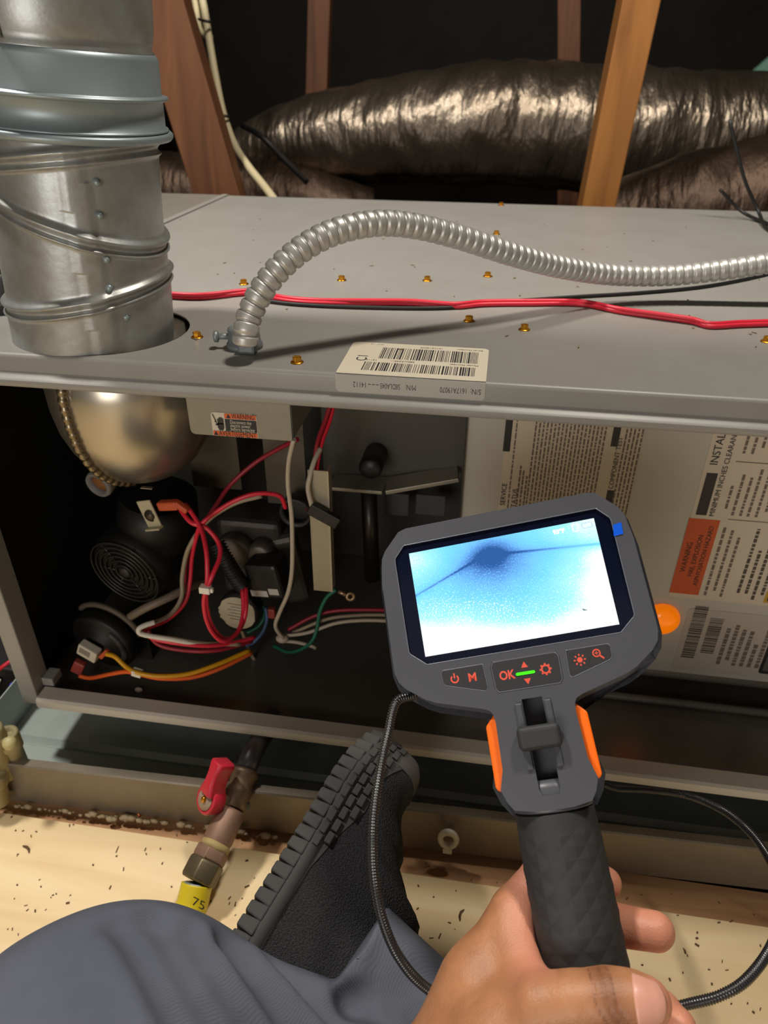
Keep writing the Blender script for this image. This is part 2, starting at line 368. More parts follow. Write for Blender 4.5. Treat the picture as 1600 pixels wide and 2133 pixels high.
MB().box((-1.25, .175, -.36), (XL-.0012, .735, -.0006)).build('casing', mat('plenum_metal', '#8b877c', .45, .2, (9, .45), tone2='#79736a'), pl, .0015)
MB().box((XL-.012, .18, -.0006), (XL-.002, .73, .0012)).build('drive_cleat', casing, pl, .0008)
# brass hex screws on the top panel
def screw_mesh():
    mb = MB(); mb.lathe((0, 0, 0), (0, 0, 1), [(0, .0046), (.0007, .0045), (.0012, .0034)], 20)
    hx = [(.0032*math.cos(t), .0032*math.sin(t)) for t in np.arange(6)*PI/3]
    mb.prism(hx, (0, 0, .001), (1, 0, 0), (0, 1, 0), (0, 0, 1), .0032); mb.box((-.0024, -.0005, .0038), (.0024, .0005, .0046)); return mb
sm = screw_mesh().build('screw', brass, fur, .0004); smd = sm.data
for i, (u, v) in enumerate([(619, 755), (411, 703), (508, 592), (712, 584), (890, 585), (1016, 576), (977, 669), (1092, 687), (1034, 488), (1044, 428), (1597, 712)]):
    p = at(u, v, 'z', 0)
    o = sm if i == 0 else sm.copy()
    if i: COL.objects.link(o)
    o.location = Vector(p); o.rotation_euler.z = random.uniform(0, 1)
# rating label folded over the front edge
paper = mat('label_paper', '#e8dfcb', .5, 0, (60, .25), tone2='#d9bd92'); foil_lab = mat('label_clear_strip', '#b3b0aa', .35, 0); ink = mat('label_ink', '#26282a', .6)
def rrect(x0, x1, y0, y1, r, corners=(1, 1, 1, 1), n=5):
    P = []
    for k, (cx, cy, a) in enumerate(((x1-r, y1-r, 0), (x0+r, y1-r, 90), (x0+r, y0+r, 180), (x1-r, y0+r, 270))):
        if corners[k]: P += [(cx+r*math.cos(math.radians(a+90*i/n)), cy+r*math.sin(math.radians(a+90*i/n))) for i in range(n+1)]
        else: P.append(((x1, y1), (x0, y1), (x0, y0), (x1, y0))[k])
    return P
LX, LY, LZ = -.0505, .0015, .0002
lab = MB().prism(rrect(-.0495, .0495, 0, .064, .004, (1, 1, 0, 0)), (LX, LY, LZ), (1, 0, 0), (0, 1, 0), (0, 0, 1), .00018).build('rating_label', paper, fur, label='white barcode label folded over the front edge')
MB().prism(rrect(-.0495, .0495, -.0122, -.0004, .003, (0, 0, 1, 1)), (LX, -.0004, 0), (1, 0, 0), (0, 0, 1), (0, 1, 0), .0003).build('label_flap', foil_lab, lab)
def bars(x0, x1, y0, y1, seed, dens=.5):
    g = np.random.default_rng(seed); mb = MB(); x = x0
    while x < x1:
        w = g.choice([.00045, .0008, .0012], p=[.55, .3, .15]); mb.quad((LX, LY, LZ+.00022), (1, 0, 0), (0, 1, 0), x, min(x+w, x1), y0, y1); x += w+g.choice([.0005, .0009, .0013], p=[.6, .25, .15])
    return mb
bars(-.026, .0425, .0315, .0545, 2).build('barcode', ink, lab, kind='stuff'); bars(-.034, .0415, .0075, .0235, 5).build('barcode', ink, lab, kind='stuff')
ux, uy = (-1, 0, 0), (0, -1, 0); zt = LZ+.0003
for t, s, x, y in (('Serial Number', .0032, .0455, .0585), ('1617A19070', .0032, .017, .0585), ('1617 - 12', .0026, -.026, .0605), ('Model Number', .0032, .0435, .0275), ('58DLA045', .0032, .0, .0275), ('---', .003, -.014, .0275), ('14112', .0032, -.026, .0275)):
    text(t, s, (LX+x, LY+y, zt), ux, uy, ink, parent=lab)
text('C1', .0105, (LX-.037, LY+.0245, zt), (0, 1, 0), (-1, 0, 0), ink, parent=lab)
for t, x, w_ in (('S/N:', .0470, .0068), ('1617A19070', .0380, .0172), ('M/N:', .0045, .0068), ('58DLA045', -.006, .0132), ('---', -.0200, .0072), ('14112', -.0282, .0086)):
    text(t, .0054, (LX+x, -.00045, -.0062), (-1, 0, 0), (0, 0, -1), ink, parent=lab, fit=w_)
# little scraps on the top panel
scr = MB()
for k in range(46):
    u, v = random.uniform(340, 1590), random.uniform(450, 735); p = at(u, v, 'z', .0004); a = random.uniform(0, PI); l = random.uniform(.0006, .0022)
    scr.box((-l, -.0005, 0), (l, .0005, .0005), [[math.cos(a), -math.sin(a), 0], [math.sin(a), math.cos(a), 0], [0, 0, 1]], p)
tag(scr.build('dust_crumbs', mat('crumbs', '#8f7b5c', .8)), 'tiny tan crumbs of debris scattered over the furnace top', 'debris', kind='stuff')

# ------------------------------------------------------------------ vent pipe with adjustable elbow
vp = empty('vent_pipe', (-.3005, .06, 0), 'galvanised steel vent pipe with an adjustable elbow rising through the furnace top', 'pipe')
AX = np.array([.083, .004, 1.0]); AX /= np.linalg.norm(AX); PO = np.array([-.3005, .060, 0.0]); PX = np.array([AX[2], 0, -AX[0]]); PY = np.cross(AX, PX)
PR = .0565
planes = [(.0335, .012, .004), (.0835, -.0165, -.002), (.1215, .0095, -.001)]    # height, rise to the right, rise to the back
def gore(name, k):
    n, m = 132, 84; th = np.arange(n)*2*PI/n; R = []
    pl = lambda q: planes[q][0]+planes[q][1]*np.cos(th)+planes[q][2]*np.sin(th)
    lo = pl(k-1) if k > 0 else np.full(n, -.02)
    hi = pl(k) if k < 3 else np.full(n, .142)
    if k < 3: hi = hi+.0002
    for t in np.linspace(0, 1, m):
        z = lo+(hi-lo)*t; r = np.full(n, PR)
        for q in range(3):
            d = z-pl(q); r = r+.0038*np.exp(-((d-.0034)/.0026)**2)+.0024*np.exp(-((d+.0040)/.0014)**2)+.0006*np.clip(-d/.006, -1, 1)
        seam = -PI/2+.50+(.15*np.clip((z)/.12, 0, 1))*-1
        r = r+np.where((th > (seam % (2*PI))) & (th < (seam % (2*PI))+.26), .0012, 0)
        if k == 3: r = r-.0
        R.append([PO+AX*z[j]+r[j]*(math.cos(th[j])*PX+math.sin(th[j])*PY) for j in range(n)])
    return MB().rings(R, True, (False, False)).build(name, galv, vp)
for k in range(4): gore('elbow_gore', k)
def band(name, prof, m, n=96): return MB().lathe(PO, AX, prof, n, (False, False)).build(name, m, vp)
galv_g = mat('galvanised_grey', '#94a0a4', .42, .45, (30, .3), (260, .06, .0004), tone2='#7c8486')
band('lower_collar', [(.1340, .0575), (.1345, .0650), (.1362, .0664), (.1382, .0664), (.1394, .0650), (.1396, .062)], galv_g)
band('collar_band', [(.1396, .0625), (.1402, .0640), (.1412, .0636), (.1416, .0618), (.1570, .0612), (.1578, .0632), (.1588, .0648), (.1600, .0644), (.1606, .0612), (.1612, .0606),
                     (.1800, .0600), (.1822, .0592), (.1838, .0572), (.1842, .0562)], galv_g)
up_p = band('upper_pipe', [(.1825, .0575), (.1840, .0580), (.1860, .0562), (.1900, .0572), (.1960, .0582), (.2050, .0584), (.42, .0584), (.95, .0584)], galv)
def onpipe(th, z, r): return PO+AX*z+r*(math.cos(th)*PX+math.sin(th)*PY)
MB().tube([onpipe(-1.62, z, .0585) for z in np.linspace(.186, .24, 9)], .0018, 8).build('seam', galv, vp)
for u, v in ((202, 380), (208, 449), (222, 541), (228, 600), (263, 661)):
    d = ray(u, v); o_ = CAM-PO; dd = d-AX*(d@AX); oo = o_-AX*(o_@AX); A = dd@dd; B = dd@oo; Cq = oo@oo-(PR+.001)**2
    tq = (-B-math.sqrt(max(B*B-A*Cq, 0)))/A; MB().sphere(CAM+d*tq, .0024, 12, 8).build('rivet', galv_g, vp)
# black cable hump behind the pipe
tag(MB().tube(catmull([at(2, 650, 'z', .003), at(2, 590, 'y', .16), at(14, 545, 'y', .17), at(34, 540, 'y', .18), at(52, 580, 'y', .19), at(60, 640, 'z', .003)]), .005, 10).build('cable_loop', black_w), 'black cable loop on the furnace top behind the vent pipe', 'cable')

# ------------------------------------------------------------------ flexible metal conduit
co = empty('flexible_conduit', at(505, 735, 'z', 0), 'silver ribbed flexible metal conduit arching over the furnace top', 'conduit')
b0 = at(507, 722, 'z', .012); b0[1] += .004
def lift(u, v, y): return at(u, v, 'y', y)
path = [b0, b0+np.array((.001, .001, .008)), lift(519, 660, b0[1]+.006), lift(545, 606, b0[1]+.012), lift(588, 553, b0[1]+.020), lift(645, 508, b0[1]+.032), lift(710, 479, b0[1]+.045), lift(790, 465, b0[1]+.062), lift(870, 472, b0[1]+.08),
        lift(960, 495, b0[1]+.10), lift(1060, 528, b0[1]+.125), lift(1160, 555, b0[1]+.155), lift(1270, 572, b0[1]+.185), lift(1390, 574, b0[1]+.20), lift(1500, 563, b0[1]+.205), lift(1620, 545, b0[1]+.21), lift(1760, 520, b0[1]+.22)]
P = resample(catmull(path, 24), .0007); s = np.arange(len(P))*.0007; pitch = .0073
w_ = (s/pitch) % 1; prof = .0066+.0022*np.clip(np.sin(w_*PI)*1.5, 0, 1)**.7
MB().tube(P, prof, 20).build('armour', mat('conduit_steel', '#c4c2bd', .42, .55, (50, .3)), co)
cn = at(507, 727, 'z', 0); cn[1] += .004
MB().lathe(cn, (0, 0, 1), [(0, .0128), (.0035, .0128), (.0040, .0118), (.0125, .0112), (.0140, .0112), (.0145, .0100), (.0125, .0094)], 24).build('connector', zinc, co)
MB().box(cn+np.array((-.0005, -.0165, .0002)), cn+np.array((.0125, -.006, .0105))).build('connector_boss', zinc, co, .0022)
MB().cyl(cn+np.array((-.009, -.003, .0085)), cn+np.array((-.0185, -.005, .0085)), .0022, n=10).lathe(cn+np.array((-.017, -.0047, .0085)), (-1, -.2, 0), [(0, .0022), (.0006, .0042), (.0028, .0042), (.0036, .0036)], 12).build('clamp_screw', galv_dull, co)
# wires lying on the top
def wire(name, pts, r, m, label, cat='wire', group=None, parent=None, n=8, sub=8):
    o = MB().tube(catmull(pts, sub), r, n).build(name, m, parent)
    return tag(o, label, cat, group) if parent is None else o
rw = [(300, 608), (345, 614), (420, 617), (500, 609), (535, 609), (590, 622), (660, 628), (760, 629), (860, 630), (945, 636), (1010, 631), (1100, 630), (1210, 631), (1290, 646), (1370, 657), (1440, 667), (1480, 677), (1545, 674), (1610, 672), (1700, 668)]
wire('thermostat_wire', [at(u, v-3, 'z', .0042+.0008*math.sin(i)) for i, (u, v) in enumerate(rw)], .0019, red_w, 'upper strand of the red wire pair across the furnace top', group='red wires on the furnace top')
wire('thermostat_wire', [at(u, v+3, 'z', .0022) for u, v in rw], .0019, red_w, 'lower strand of the red wire pair across the furnace top', group='red wires on the furnace top')
wire('control_wire', [at(u, v, 'z', .0018) for u, v in ((520, 622), (620, 634), (760, 640), (930, 641), (1060, 628), (1200, 618), (1330, 610), (1450, 599), (1540, 584), (1620, 566), (1720, 545))], .0016, black_w, 'black wire running beside the red pair towards the conduit')
for k, L in enumerate(([(1500, 395), (1545, 440), (1590, 462), (1640, 480)], [(1520, 250), (1550, 370), (1580, 440), (1592, 470), (1605, 480)])):
    wire('loose_wire', [at(u, v, 'y', .66-.02*k) if v < 455 else at(u, v, 'z', .003) for u, v in L], .0022, black_w, ('thin black wire curling over the back right corner of the furnace', 'black wire hanging down in front of the dusty duct at right')[k])
# ------------------------------------------------------------------ draft inducer under the vent pipe
ind = empty('draft_inducer', (-.295, .088, -.02), 'round bright steel draft inducer hanging under the vent pipe inside the furnace', 'blower')
BC = np.array([-.2945, .088, 0.0])
bprof = [(-.004, .050), (-.016, .056), (-.026, .0645), (-.045, .0675), (-.065, .0670), (-.085, .0640), (-.102, .0580), (-.117, .0490), (-.129, .0370), (-.137, .0230), (-.1405, .0080), (-.141, .001)]
zz = np.array([p[0] for p in bprof]); rr = np.array([p[1] for p in bprof])
MB().lathe(BC, (0, 0, 1), bprof, 64).build('housing', steel, ind)
MB().lathe(BC, (0, 0, 1), [(-.006, .0575), (-.0190, .0580), (-.0205, .066), (-.0235, .066), (-.0245, .058)], 48, (False, False)).build('inlet_ring', galv_dull, ind)
ph = math.radians(251); dirn = np.array([math.cos(ph), math.sin(ph), 0])
mer = [BC+dirn*(r+.0012)+np.array((0, 0, z)) for z, r in zip(np.interp(np.linspace(0, 1, 60), np.linspace(0, 1, len(zz)), zz), np.interp(np.linspace(0, 1, 60), np.linspace(0, 1, len(rr)), rr))]
mer += [BC-dirn*(r+.0012)+np.array((0, 0, z)) for z, r in list(zip(zz, rr))[::-1][1:7]]
mer = resample(np.array(mer), .0012)
MB().tube(mer, .0040+.0005*np.sin(np.arange(len(mer))*1.05), 8).build('crimped_seam', mat('seam_steel', '#8f826a', .35, .9), ind)
MB().box(at(296, 1012, 'y', .062), at(316, 1018, 'y', .058)+np.array((0, 0, -.001))).build('seam_tab', steel, ind, .0008)
NF = np.array([-.186, -.972, -.12]); NF /= np.linalg.norm(NF)
mc = at(262, 1190, 'y', .070)
MB().lathe(mc-NF*.055, NF, [(0, .034), (.004, .0395), (.044, .0395), (.052, .037), (.055, .034), (.0553, .030)], 40).build('motor', motor_m, ind)
gr = MB()
for k, r_ in enumerate((.0365, .031, .0258, .0206, .0150, .0090)):
    th = np.linspace(0, 2*PI, 41)[:-1]; gr_p = []
    h_ = np.cross(NF, (0, 0, 1.0)); h_ /= np.linalg.norm(h_); q_ = np.cross(NF, h_); c_ = mc+NF*(.0012+.0012*(5-abs(k-2)*.6)/5)
    ringP = [[c_+(r_+.0011*math.cos(a))*(math.cos(t)*h_+math.sin(t)*q_)+.0011*math.sin(a)*NF for a in np.arange(6)*PI/3] for t in th]; ringP.append(ringP[0])
    gr.rings(ringP, True, (False, False))
for a in np.arange(6)*PI/3: gr.cyl(mc+NF*.0006+.008*(math.cos(a)*h_+math.sin(a)*q_), mc+NF*.0006+.037*(math.cos(a)*h_+math.sin(a)*q_), .0012, n=6)
gr.build('motor_grille', mat('grille', '#2b2926', .4, .4), ind)
MB().lathe(mc, NF, [(0, .0062), (.0025, .0060), (.0035, .004), (.0036, .0005)], 20).build('shaft_cap', dark_metal, ind)
MB().cyl(at(330, 1030, 'y', .11), at(330, 1110, 'y', .11), .036, .040, 32).build('motor_neck', motor_m, ind)
gm = at(207, 1008, 'y', .085)
MB().lathe(gm, NF, [(-.02, .0105), (0, .0135), (.003, .0125), (.0035, .0098), (-.004, .0092)], 28, (True, False)).build('drain_grommet', mat('grommet_grey', '#6e6a66', .6), ind)
MB().lathe(gm-NF*.004, NF, [(0, .0088), (.0028, .0080), (.003, .001)], 20).build('drain_plug', mat('drain_brown', '#7a4f22', .6), ind)

# limit switch with ceramic bracket
ls = empty('limit_switch', at(320, 1065, 'y', .06), 'cream bracketed limit switch with orange terminal below the inducer', 'switch')
B_ = np.array([RT, -fw, UP]).T
def loc3(c, yaw=0, roll=0):
    ca, sa = math.cos(roll), math.sin(roll); Rr = np.array([[ca, 0, -sa], [0, 1, 0], [sa, 0, ca]])
    cy_, sy_ = math.cos(yaw), math.sin(yaw); Ry = np.array([[cy_, -sy_, 0], [sy_, cy_, 0], [0, 0, 1]])
    return Ry @ Rr
c0 = at(311, 1070, 'y', .055); Rm = loc3(c0, -.25, .33)
MB().box((-.008, -.001, -.013), (.008, .001, .013), Rm, c0).box((-.008, -.006, -.0145), (.009, .001, -.0125), Rm, c0).build('bracket', cream, ls, .0008)
MB().lathe(c0+np.array((.002, -.001, -.001)), (0, -1, 0), [(0, .0062), (.001, .0060), (.0012, .004), (.0032, .0036), (.0033, .0005)], 20).build('sensor_disc', mat('sensor', '#4c4338', .4, .6), ls)
c1 = at(352, 1052, 'y', .058); MB().box((-.0105, -.004, -.0042), (.0105, .004, .0042), loc3(c1, -.2, .25), c1).build('terminal', orange_term, ls, .0016)
c2 = at(378, 1055, 'y', .055); MB().box((-.006, -.003, -.003), (.007, .003, .003), loc3(c2, -.2, -.5), c2).build('terminal', orange_term, ls, .0014)

# pressure switch
ps = empty('pressure_switch', at(230, 1330, 'y', .06), 'black disc pressure switch with white plug low in the left corner', 'switch')
pc = at(222, 1328, 'y', .065)
MB().lathe(pc-NF*.006, NF, [(0, .0335), (.004, .0352), (.012, .0352), (.0145, .033), (.015, .026), (.0185, .024), (.019, .019), (.0225, .0175), (.0228, .001)], 48).build('diaphragm_body', motor_m, ps)
th = np.linspace(.2, 2.4, 24); MB().tube([pc-NF*.008+.0385*(math.cos(t)*h_*-1+math.sin(t)*q_*-1) for t in th], .003, 8).build('mounting_arc', mat('arc_brown', '#5b4f42', .6), ps)
th = np.linspace(-.9, .5, 14); MB().tube([pc+NF*.0095+.0275*(math.cos(t)*-h_+math.sin(t)*q_) for t in th], .0032, 8).build('side_port', mat('port_grey', '#3c3937', .5), ps)
MB().box((-.02, -.001, -.045), (.02, .001, .02), np.eye(3), pc+np.array((.018, .014, -.012))).build('mounting_plate', mat('plate_dark', '#26231f', .5, .3), ps, .0008)
c0 = at(186, 1356, 'y', .038); Rm = loc3(c0, -.15, -.42)
MB().box((-.0105, -.005, -.0075), (.0105, .005, .0075), Rm, c0).build('plug', mat('plug_white', '#c9c1ad', .5), ps, .0014)
mb = MB()
for k in range(5): mb.box((-.008, -.0053, .0045-k*.0016), (.004, -.0050, .0050-k*.0016), Rm, c0)
mb.build('plug_print', ink, ps)
c1 = at(165, 1388, 'y', .035); MB().box((-.006, -.0035, -.009), (.0055, .0035, .0075), loc3(c1, 0, -.5), c1).build('terminal', red_term, ps, .0015)
c1 = at(217, 1362, 'y', .035); MB().box((-.0022, -.002, -.0075), (.0022, .002, .0075), loc3(c1, 0, -.75), c1).build('terminal', orange_term, ps, .001)
tag(MB().tube(catmull([at(240, 1300, 'y', .075), at(262, 1290, 'y', .07), at(300, 1268, 'y', .065), at(350, 1245, 'y', .075), at(390, 1225, 'y', .09), at(425, 1212, 'y', .11)]), .0042, 10).build('vacuum_tube', mat('tube_tan', '#776858', .55)), 'tan rubber tube leading up from the pressure switch', 'tube')

# ------------------------------------------------------------------ junction box with warning sticker
jb = empty('junction_box', (-.181, .05, -.05), 'galvanised junction box with orange warning sticker, hung under the front edge', 'box')
a_ = at(388, 840, 'y', .030); b_ = at(609, 917, 'y', .030); jx0, jx1, jz0 = a_[0], b_[0], -.0675
MB().prism(rrect(jx0, jx1, jz0, -.012, .004, (0, 0, 1, 0)), (0, .030, 0), (1, 0, 0), (0, 0, 1), (0, 1, 0), .0012).build('cover', mat('jb_zinc', '#8d897c', .5, .45, (120, .3)), jb, .0004)
MB().box((jx1-.0015, .0315, jz0+.001), (jx1+.0003, .095, -.004)).box((jx0, .0315, jz0+.001), (jx0+.0012, .095, -.004)).box((jx0+.0013, .0315, jz0+.001), (jx1-.0016, .095, jz0+.0022)).build('side_walls', galv_dull, jb)
ow = mat('warning_orange', '#d8602a', .5); wht = mat('sticker_white', '#cfc6b4', .5); bk = mat('print_black', '#1c1b1b', .55)
wl = at(438, 858, 'y', .0296); wr = at(540, 912, 'y', .0296); wx0, wx1, wz1, wz0 = wl[0], wr[0]-.0005, wl[2], jz0+.0006
wo = (0, .0292, 0); EX, EZ = (1, 0, 0), (0, 0, 1); NY = (0, -1, 0)
st = MB().prism(rrect(wx0, wx1, wz0, wz1, .0025, (1, 1, 0, 0)), (0, .0299, 0), EX, EZ, NY, .0003).build('warning_sticker', wht, jb, label='orange, black and white electric shock warning sticker')
ww, wh = wx1-wx0, wz1-wz0; X = lambda t: wx0+ww*t; Z = lambda t: wz0+wh*t
MB().quad(wo, EX, EZ, X(.30), X(.985), Z(.775), Z(.985)).quad(wo, EX, EZ, X(.015), X(.985), Z(.015), Z(.215)).build('orange_band', ow, st)
MB().quad(wo, EX, EZ, X(.30), X(.985), Z(.245), Z(.75)).build('black_field', bk, st)
def wt(t, s, x, z, m, w_): return text(t, s, (X(x), .0290, Z(z)), EX, EZ, m, parent=st, fit=w_*ww)
wt('WARNING', .0062, .46, .88, bk, .49); wt('AVERTISSEMENT', .0062, .14, .115, bk, .82)
for k, (t, w_) in enumerate((('Disconnect the', .46), ('electric power', .44), ('before servicing', .52))): wt(t, .0042, .41, .64-.15*k, wht, w_)
mb = MB()
for x, z in ((.39, .88), (.075, .115)): mb.add([(X(x)-.0018, .0290, Z(z)-.0016), (X(x)+.0018, .0290, Z(z)-.0016), (X(x), .0290, Z(z)+.0018)], [(0, 1, 2)])
mb.build('alert_triangle', bk, st)
hb = MB()                                          # shocked hand pictogram
for k, (x, l) in enumerate(((.135, .24), (.17, .30), (.205, .31), (.24, .27))): hb.quad(wo, EX, EZ, X(x), X(x+.028), Z(.50), Z(.50+l))
hb.quad(wo, EX, EZ, X(.13), X(.27), Z(.33), Z(.56)); hb.quad(wo, EX, EZ, X(.15), X(.25), Z(.25), Z(.34)); hb.quad(wo, EX, EZ, X(.09), X(.15), Z(.45), Z(.53))
hb.add([(X(.03), .0290, Z(.93)), (X(.05), .0290, Z(.93)), (X(.10), .0290, Z(.70)), (X(.085), .0290, Z(.68))], [(0, 1, 2, 3)]).add([(X(.085), .0290, Z(.70)), (X(.10), .0290, Z(.70)), (X(.125), .0290, Z(.54)), (X(.075), .0290, Z(.60))], [(0, 1, 2, 3)])
hb.build('hand_pictogram', bk, st)

# ------------------------------------------------------------------ gas valve
gv = empty('gas_valve', at(520, 1200, 'y', .12), 'dark grey gas valve with a torn white label behind the wire loops', 'valve')
gm_ = mat('valve_grey', '#4a4541', .5, .4, (60, .4)); gc = at(535, 1150, 'y', .15)
MB().box((-.033, -.02, -.042), (.033, .03, .050), np.eye(3), gc).build('body', gm_, gv, .006)
MB().lathe(gc+np.array((-.012, -.021, .018)), (0, -1, 0), [(-.002, .020), (.010, .0195), (.013, .017), (.0135, .001)], 28).lathe(gc+np.array((.016, -.021, .022)), (0, -1, 0), [(-.002, .013), (.015, .0125), (.017, .010), (.0172, .001)], 24).build('regulator_cap', mat('valve_cap', '#6a625a', .45, .5, (80, .4)), gv)
MB().box((.020, -.03, -.055), (.045, .015, .03), loc3(gc, .3, .15), gc).build('outlet_flange', mat('valve_flange', '#57514c', .5, .5), gv, .006)
sc_ = at(560, 1200, 'y', .10); MB().box((-.018, -.012, -.020), (.018, .014, .020), loc3(sc_, -.2, .2), sc_).build('solenoid', black_pl, gv, .004)
MB().box((-.017, -.0128, -.016), (.002, -.0122, -.009), loc3(sc_, -.2, .2), sc_).box((.004, -.0128, -.013), (.015, -.0122, -.006), loc3(sc_, -.2, .2), sc_).build('solenoid_print', mat('print_white', '#b7b2aa', .6), gv)
lc = at(494, 1277, 'y', .085); LN = np.array([-.1, -.95, .25]); LN /= np.linalg.norm(LN); lh = np.cross((0, 0, 1.0), LN); lh /= np.linalg.norm(lh); lq = np.cross(LN, lh)
MB().lathe(lc-LN*.018, LN, [(0, .021), (.014, .0215), (.0172, .020), (.0175, .001)], 32).build('label_drum', black_pl, gv)
g = np.random.default_rng(5); lp = []
for t in np.arange(40)*2*PI/40:
    r_ = .0195*(1-.10*g.random()*(math.sin(2*t+1) > 0)); lp.append((r_*math.cos(t)*1.06, r_*math.sin(t)*.86))
MB().prism(lp, lc, lh, lq, LN, .0004).build('torn_label', mat('torn_label', '#b9ac92', .6, 0, (90, .3)), gv, label='torn cream paper label')
mb = MB()
for k in range(6): mb.quad(lc+LN*.0006, lh, lq, -.010+.003*(k % 2), .012-.002*(k % 3), .009-.0032*k, .0095-.0032*k)
mb.build('label_print', ink, gv)
MB().cyl(at(545, 1375, 'y', .10), at(545, 1420, 'y', .10), .014, n=20).cyl(at(575, 1360, 'y', .11), at(582, 1410, 'y', .11), .012, n=16).build('inlet_pipe', gm_, gv)
MB().box(at(560, 1262, 'y', .10), at(573, 1290, 'y', .094)).build('terminal', red_term, gv, .001)
cp = resample(catmull([at(452, 1132, 'y', .09), at(470, 1165, 'y', .085), at(490, 1200, 'y', .085), at(508, 1222, 'y', .088)], 10), .0006)
tag(MB().tube(cp, .0072+.0011*np.sin(np.arange(len(cp))*.0006/.0032*2*PI), 14).build('wire_loom', black_w), 'short black corrugated wire loom in front of the gas valve', 'hose')

# ------------------------------------------------------------------ burner side sheet metal
bb = empty('burner_box', at(820, 1000, 'y', .2), 'dark burner box with angled flange and black knob in the middle of the furnace', 'box')
bbm = mat('burner_grey', '#57534d', .5, .35, (22, .4)); p0 = at(690, 880, 'y', .20); p1 = at(800, 1010, 'y', .20); p2 = at(955, 985, 'y', .20)
MB().add([(p0[0]-.01, .20, -.002), (.0, .20, -.002), (.0, .20, p2[2]), (p1[0], .20, p1[2]), (p0[0]-.01, .20, p1[2]+.008)], [(0, 1, 2, 3, 4)]).build('face_panel', bbm, bb)
f0, f1, f2 = at(690, 1003, 'y', .185), at(803, 1012, 'y', .180), at(955, 986, 'y', .187)
fl = MB(); fl.beam(f0, f1, .0036, .030); fl.build('flange', mat('flange_light', '#9c9484', .42, .4), bb, .0006)
fl = MB(); fl.beam(f1+np.array((.001, 0, 0)), f2, .0042, .030); fl.build('flange', mat('flange_light', '#9c9484', .42, .4), bb, .0006)
kc = at(772, 975, 'y', .165); MB().lathe(kc+np.array((0, .03, 0)), (0, -1, 0), [(0, .0115), (.03, .0115), (.034, .0095), (.0345, .001)], 28).build('knob', black_pl, bb)
MB().cyl(at(768, 1020, 'y', .19), at(776, 1205, 'y', .19), .0085, n=16).build('manifold_tube', mat('tube_dark', '#3f3a37', .35, .7), bb)
MB().box(at(803, 1025, 'y', .24), at(850, 1075, 'y', .238)).box(at(868, 1028, 'y', .24), at(925, 1075, 'y', .238)).build('burner_face', mat('burner_face', '#5d5a58', .5, .4, (40, .5)), bb)
ms = empty('metal_bracket', at(670, 1115, 'y', .09), 'pale upright sheet metal bracket left of the burner box', 'bracket')
q0, q1 = at(662, 985, 'y', .085), at(673, 1230, 'y', .085); q0 = q0+(q1-q0)*-.02
MB().beam(q0, q1, .0175, .0016).build('web', mat('bracket_metal', '#a8a08c', .4, .5, (30, .3)), ms)
MB().beam(q0+np.array((.0088, .005, 0)), q1+np.array((.0088, .005, 0)), .0014, .012).build('side_flange', mat('bracket_metal2', '#b8ae98', .4, .5), ms)
MB().box((-.013, -.003, -.0058), (.016, .003, .0058), loc3(q0, 0, -.5), at(672, 1072, 'y', .078)).build('rubber_clip', black_w, ms, .001)
tag(MB().box(at(405, 1010, 'y', .19), (at(503, 1010, 'y', .188)[0], .188, -.003)).build('baffle_plate', mat('baffle', '#6f6552', .5, .3, (30, .4))), 'tan metal baffle plate behind the inducer, under the junction box', 'plate')
tag(MB().box(at(560, 1045, 'y', .16), (at(640, 1045, 'y', .158)[0], .158, -.003)).build('valve_plate', mat('baffle2', '#5b5449', .5, .3, (30, .4))), 'dull metal plate behind the long white wire', 'plate')
MB_g = tag(MB().lathe(at(622, 1056, 'y', .14), (0, -1, 0), [(0, .016), (.012, .0165), (.014, .0145), (.010, .012)], 24, (True, False)).build('rubber_boot', black_w), 'black round rubber boot beside the metal bracket', 'boot')

# ------------------------------------------------------------------ lower panel with instruction sheets
YP = .112
dp = empty('blower_door', (.21, YP, -.345), 'pale blower compartment panel covered with instruction sheets at the right', 'panel')
panel_m = mat('panel_paint', '#bab7ae', .45, .05, (8, .3), tone2='#a8a59c')
xl = at(967, 980, 'y', YP)[0]
MB().box((xl, YP, -.335), (XR-.01, YP+.0012, -.010)).build('sheet', panel_m, dp)
MB().tube([(xl, YP+.004, -.334), (XR-.01, YP+.004, -.334)], .006, 14).build('bottom_roll', casing_in, dp)
MB().tube([(xl, YP-.014, -.3565), (XR-.01, YP-.014, -.3565)], .004, 10).build('floor_track', casing_in, dp)
MB().box((xl-.0014, YP-.004, -.335), (xl, .27, -.004)).build('side_wall', mat('side_dark', '#35322f', .5, .3), dp)
def px(u, v): p = at(u, v, 'y', YP); return p[0], p[2]
def sheet(x0, x1, z0, z1, y, m, label):
    return MB().prism(rrect(x0, x1, z0, z1, .003), (0, y, 0), EX, EZ, NY, .0003).build('instruction_sheet', m, dp, label=label)
shm = mat('sheet_paper', '#cbbfae', .55, 0, (6, .2), tone2='#bfb1a0'); shg = mat('sheet_grey', '#b1aaa0', .5)
fine = mat('fine_print', '#6b6058', .6); fined = mat('fine_print_dark', '#4c4540', .6); bar = mat('bar_black', '#23242a', .5)
def fineprint(parent, xs, z0, z1, wd, seed, m=fine, y=None, ragged=.25):
    "rows of illegible small print running up the panel"
    g = np.random.default_rng(seed); mb = MB(); o = (0, (YP-.0007) if y is None else y, 0)
    for x in xs:
        z = z0+g.choice([0, 0, 0, .006]); e = z1-(z1-z0)*ragged*g.random()**2
        while z < e:
            l = g.uniform(.0016, .006); mb.quad(o, EX, EZ, x, x+wd, z, min(z+l, e)); z += l+g.uniform(.0006, .0014)
    return mb.build('fine_print', m, parent, kind='stuff')
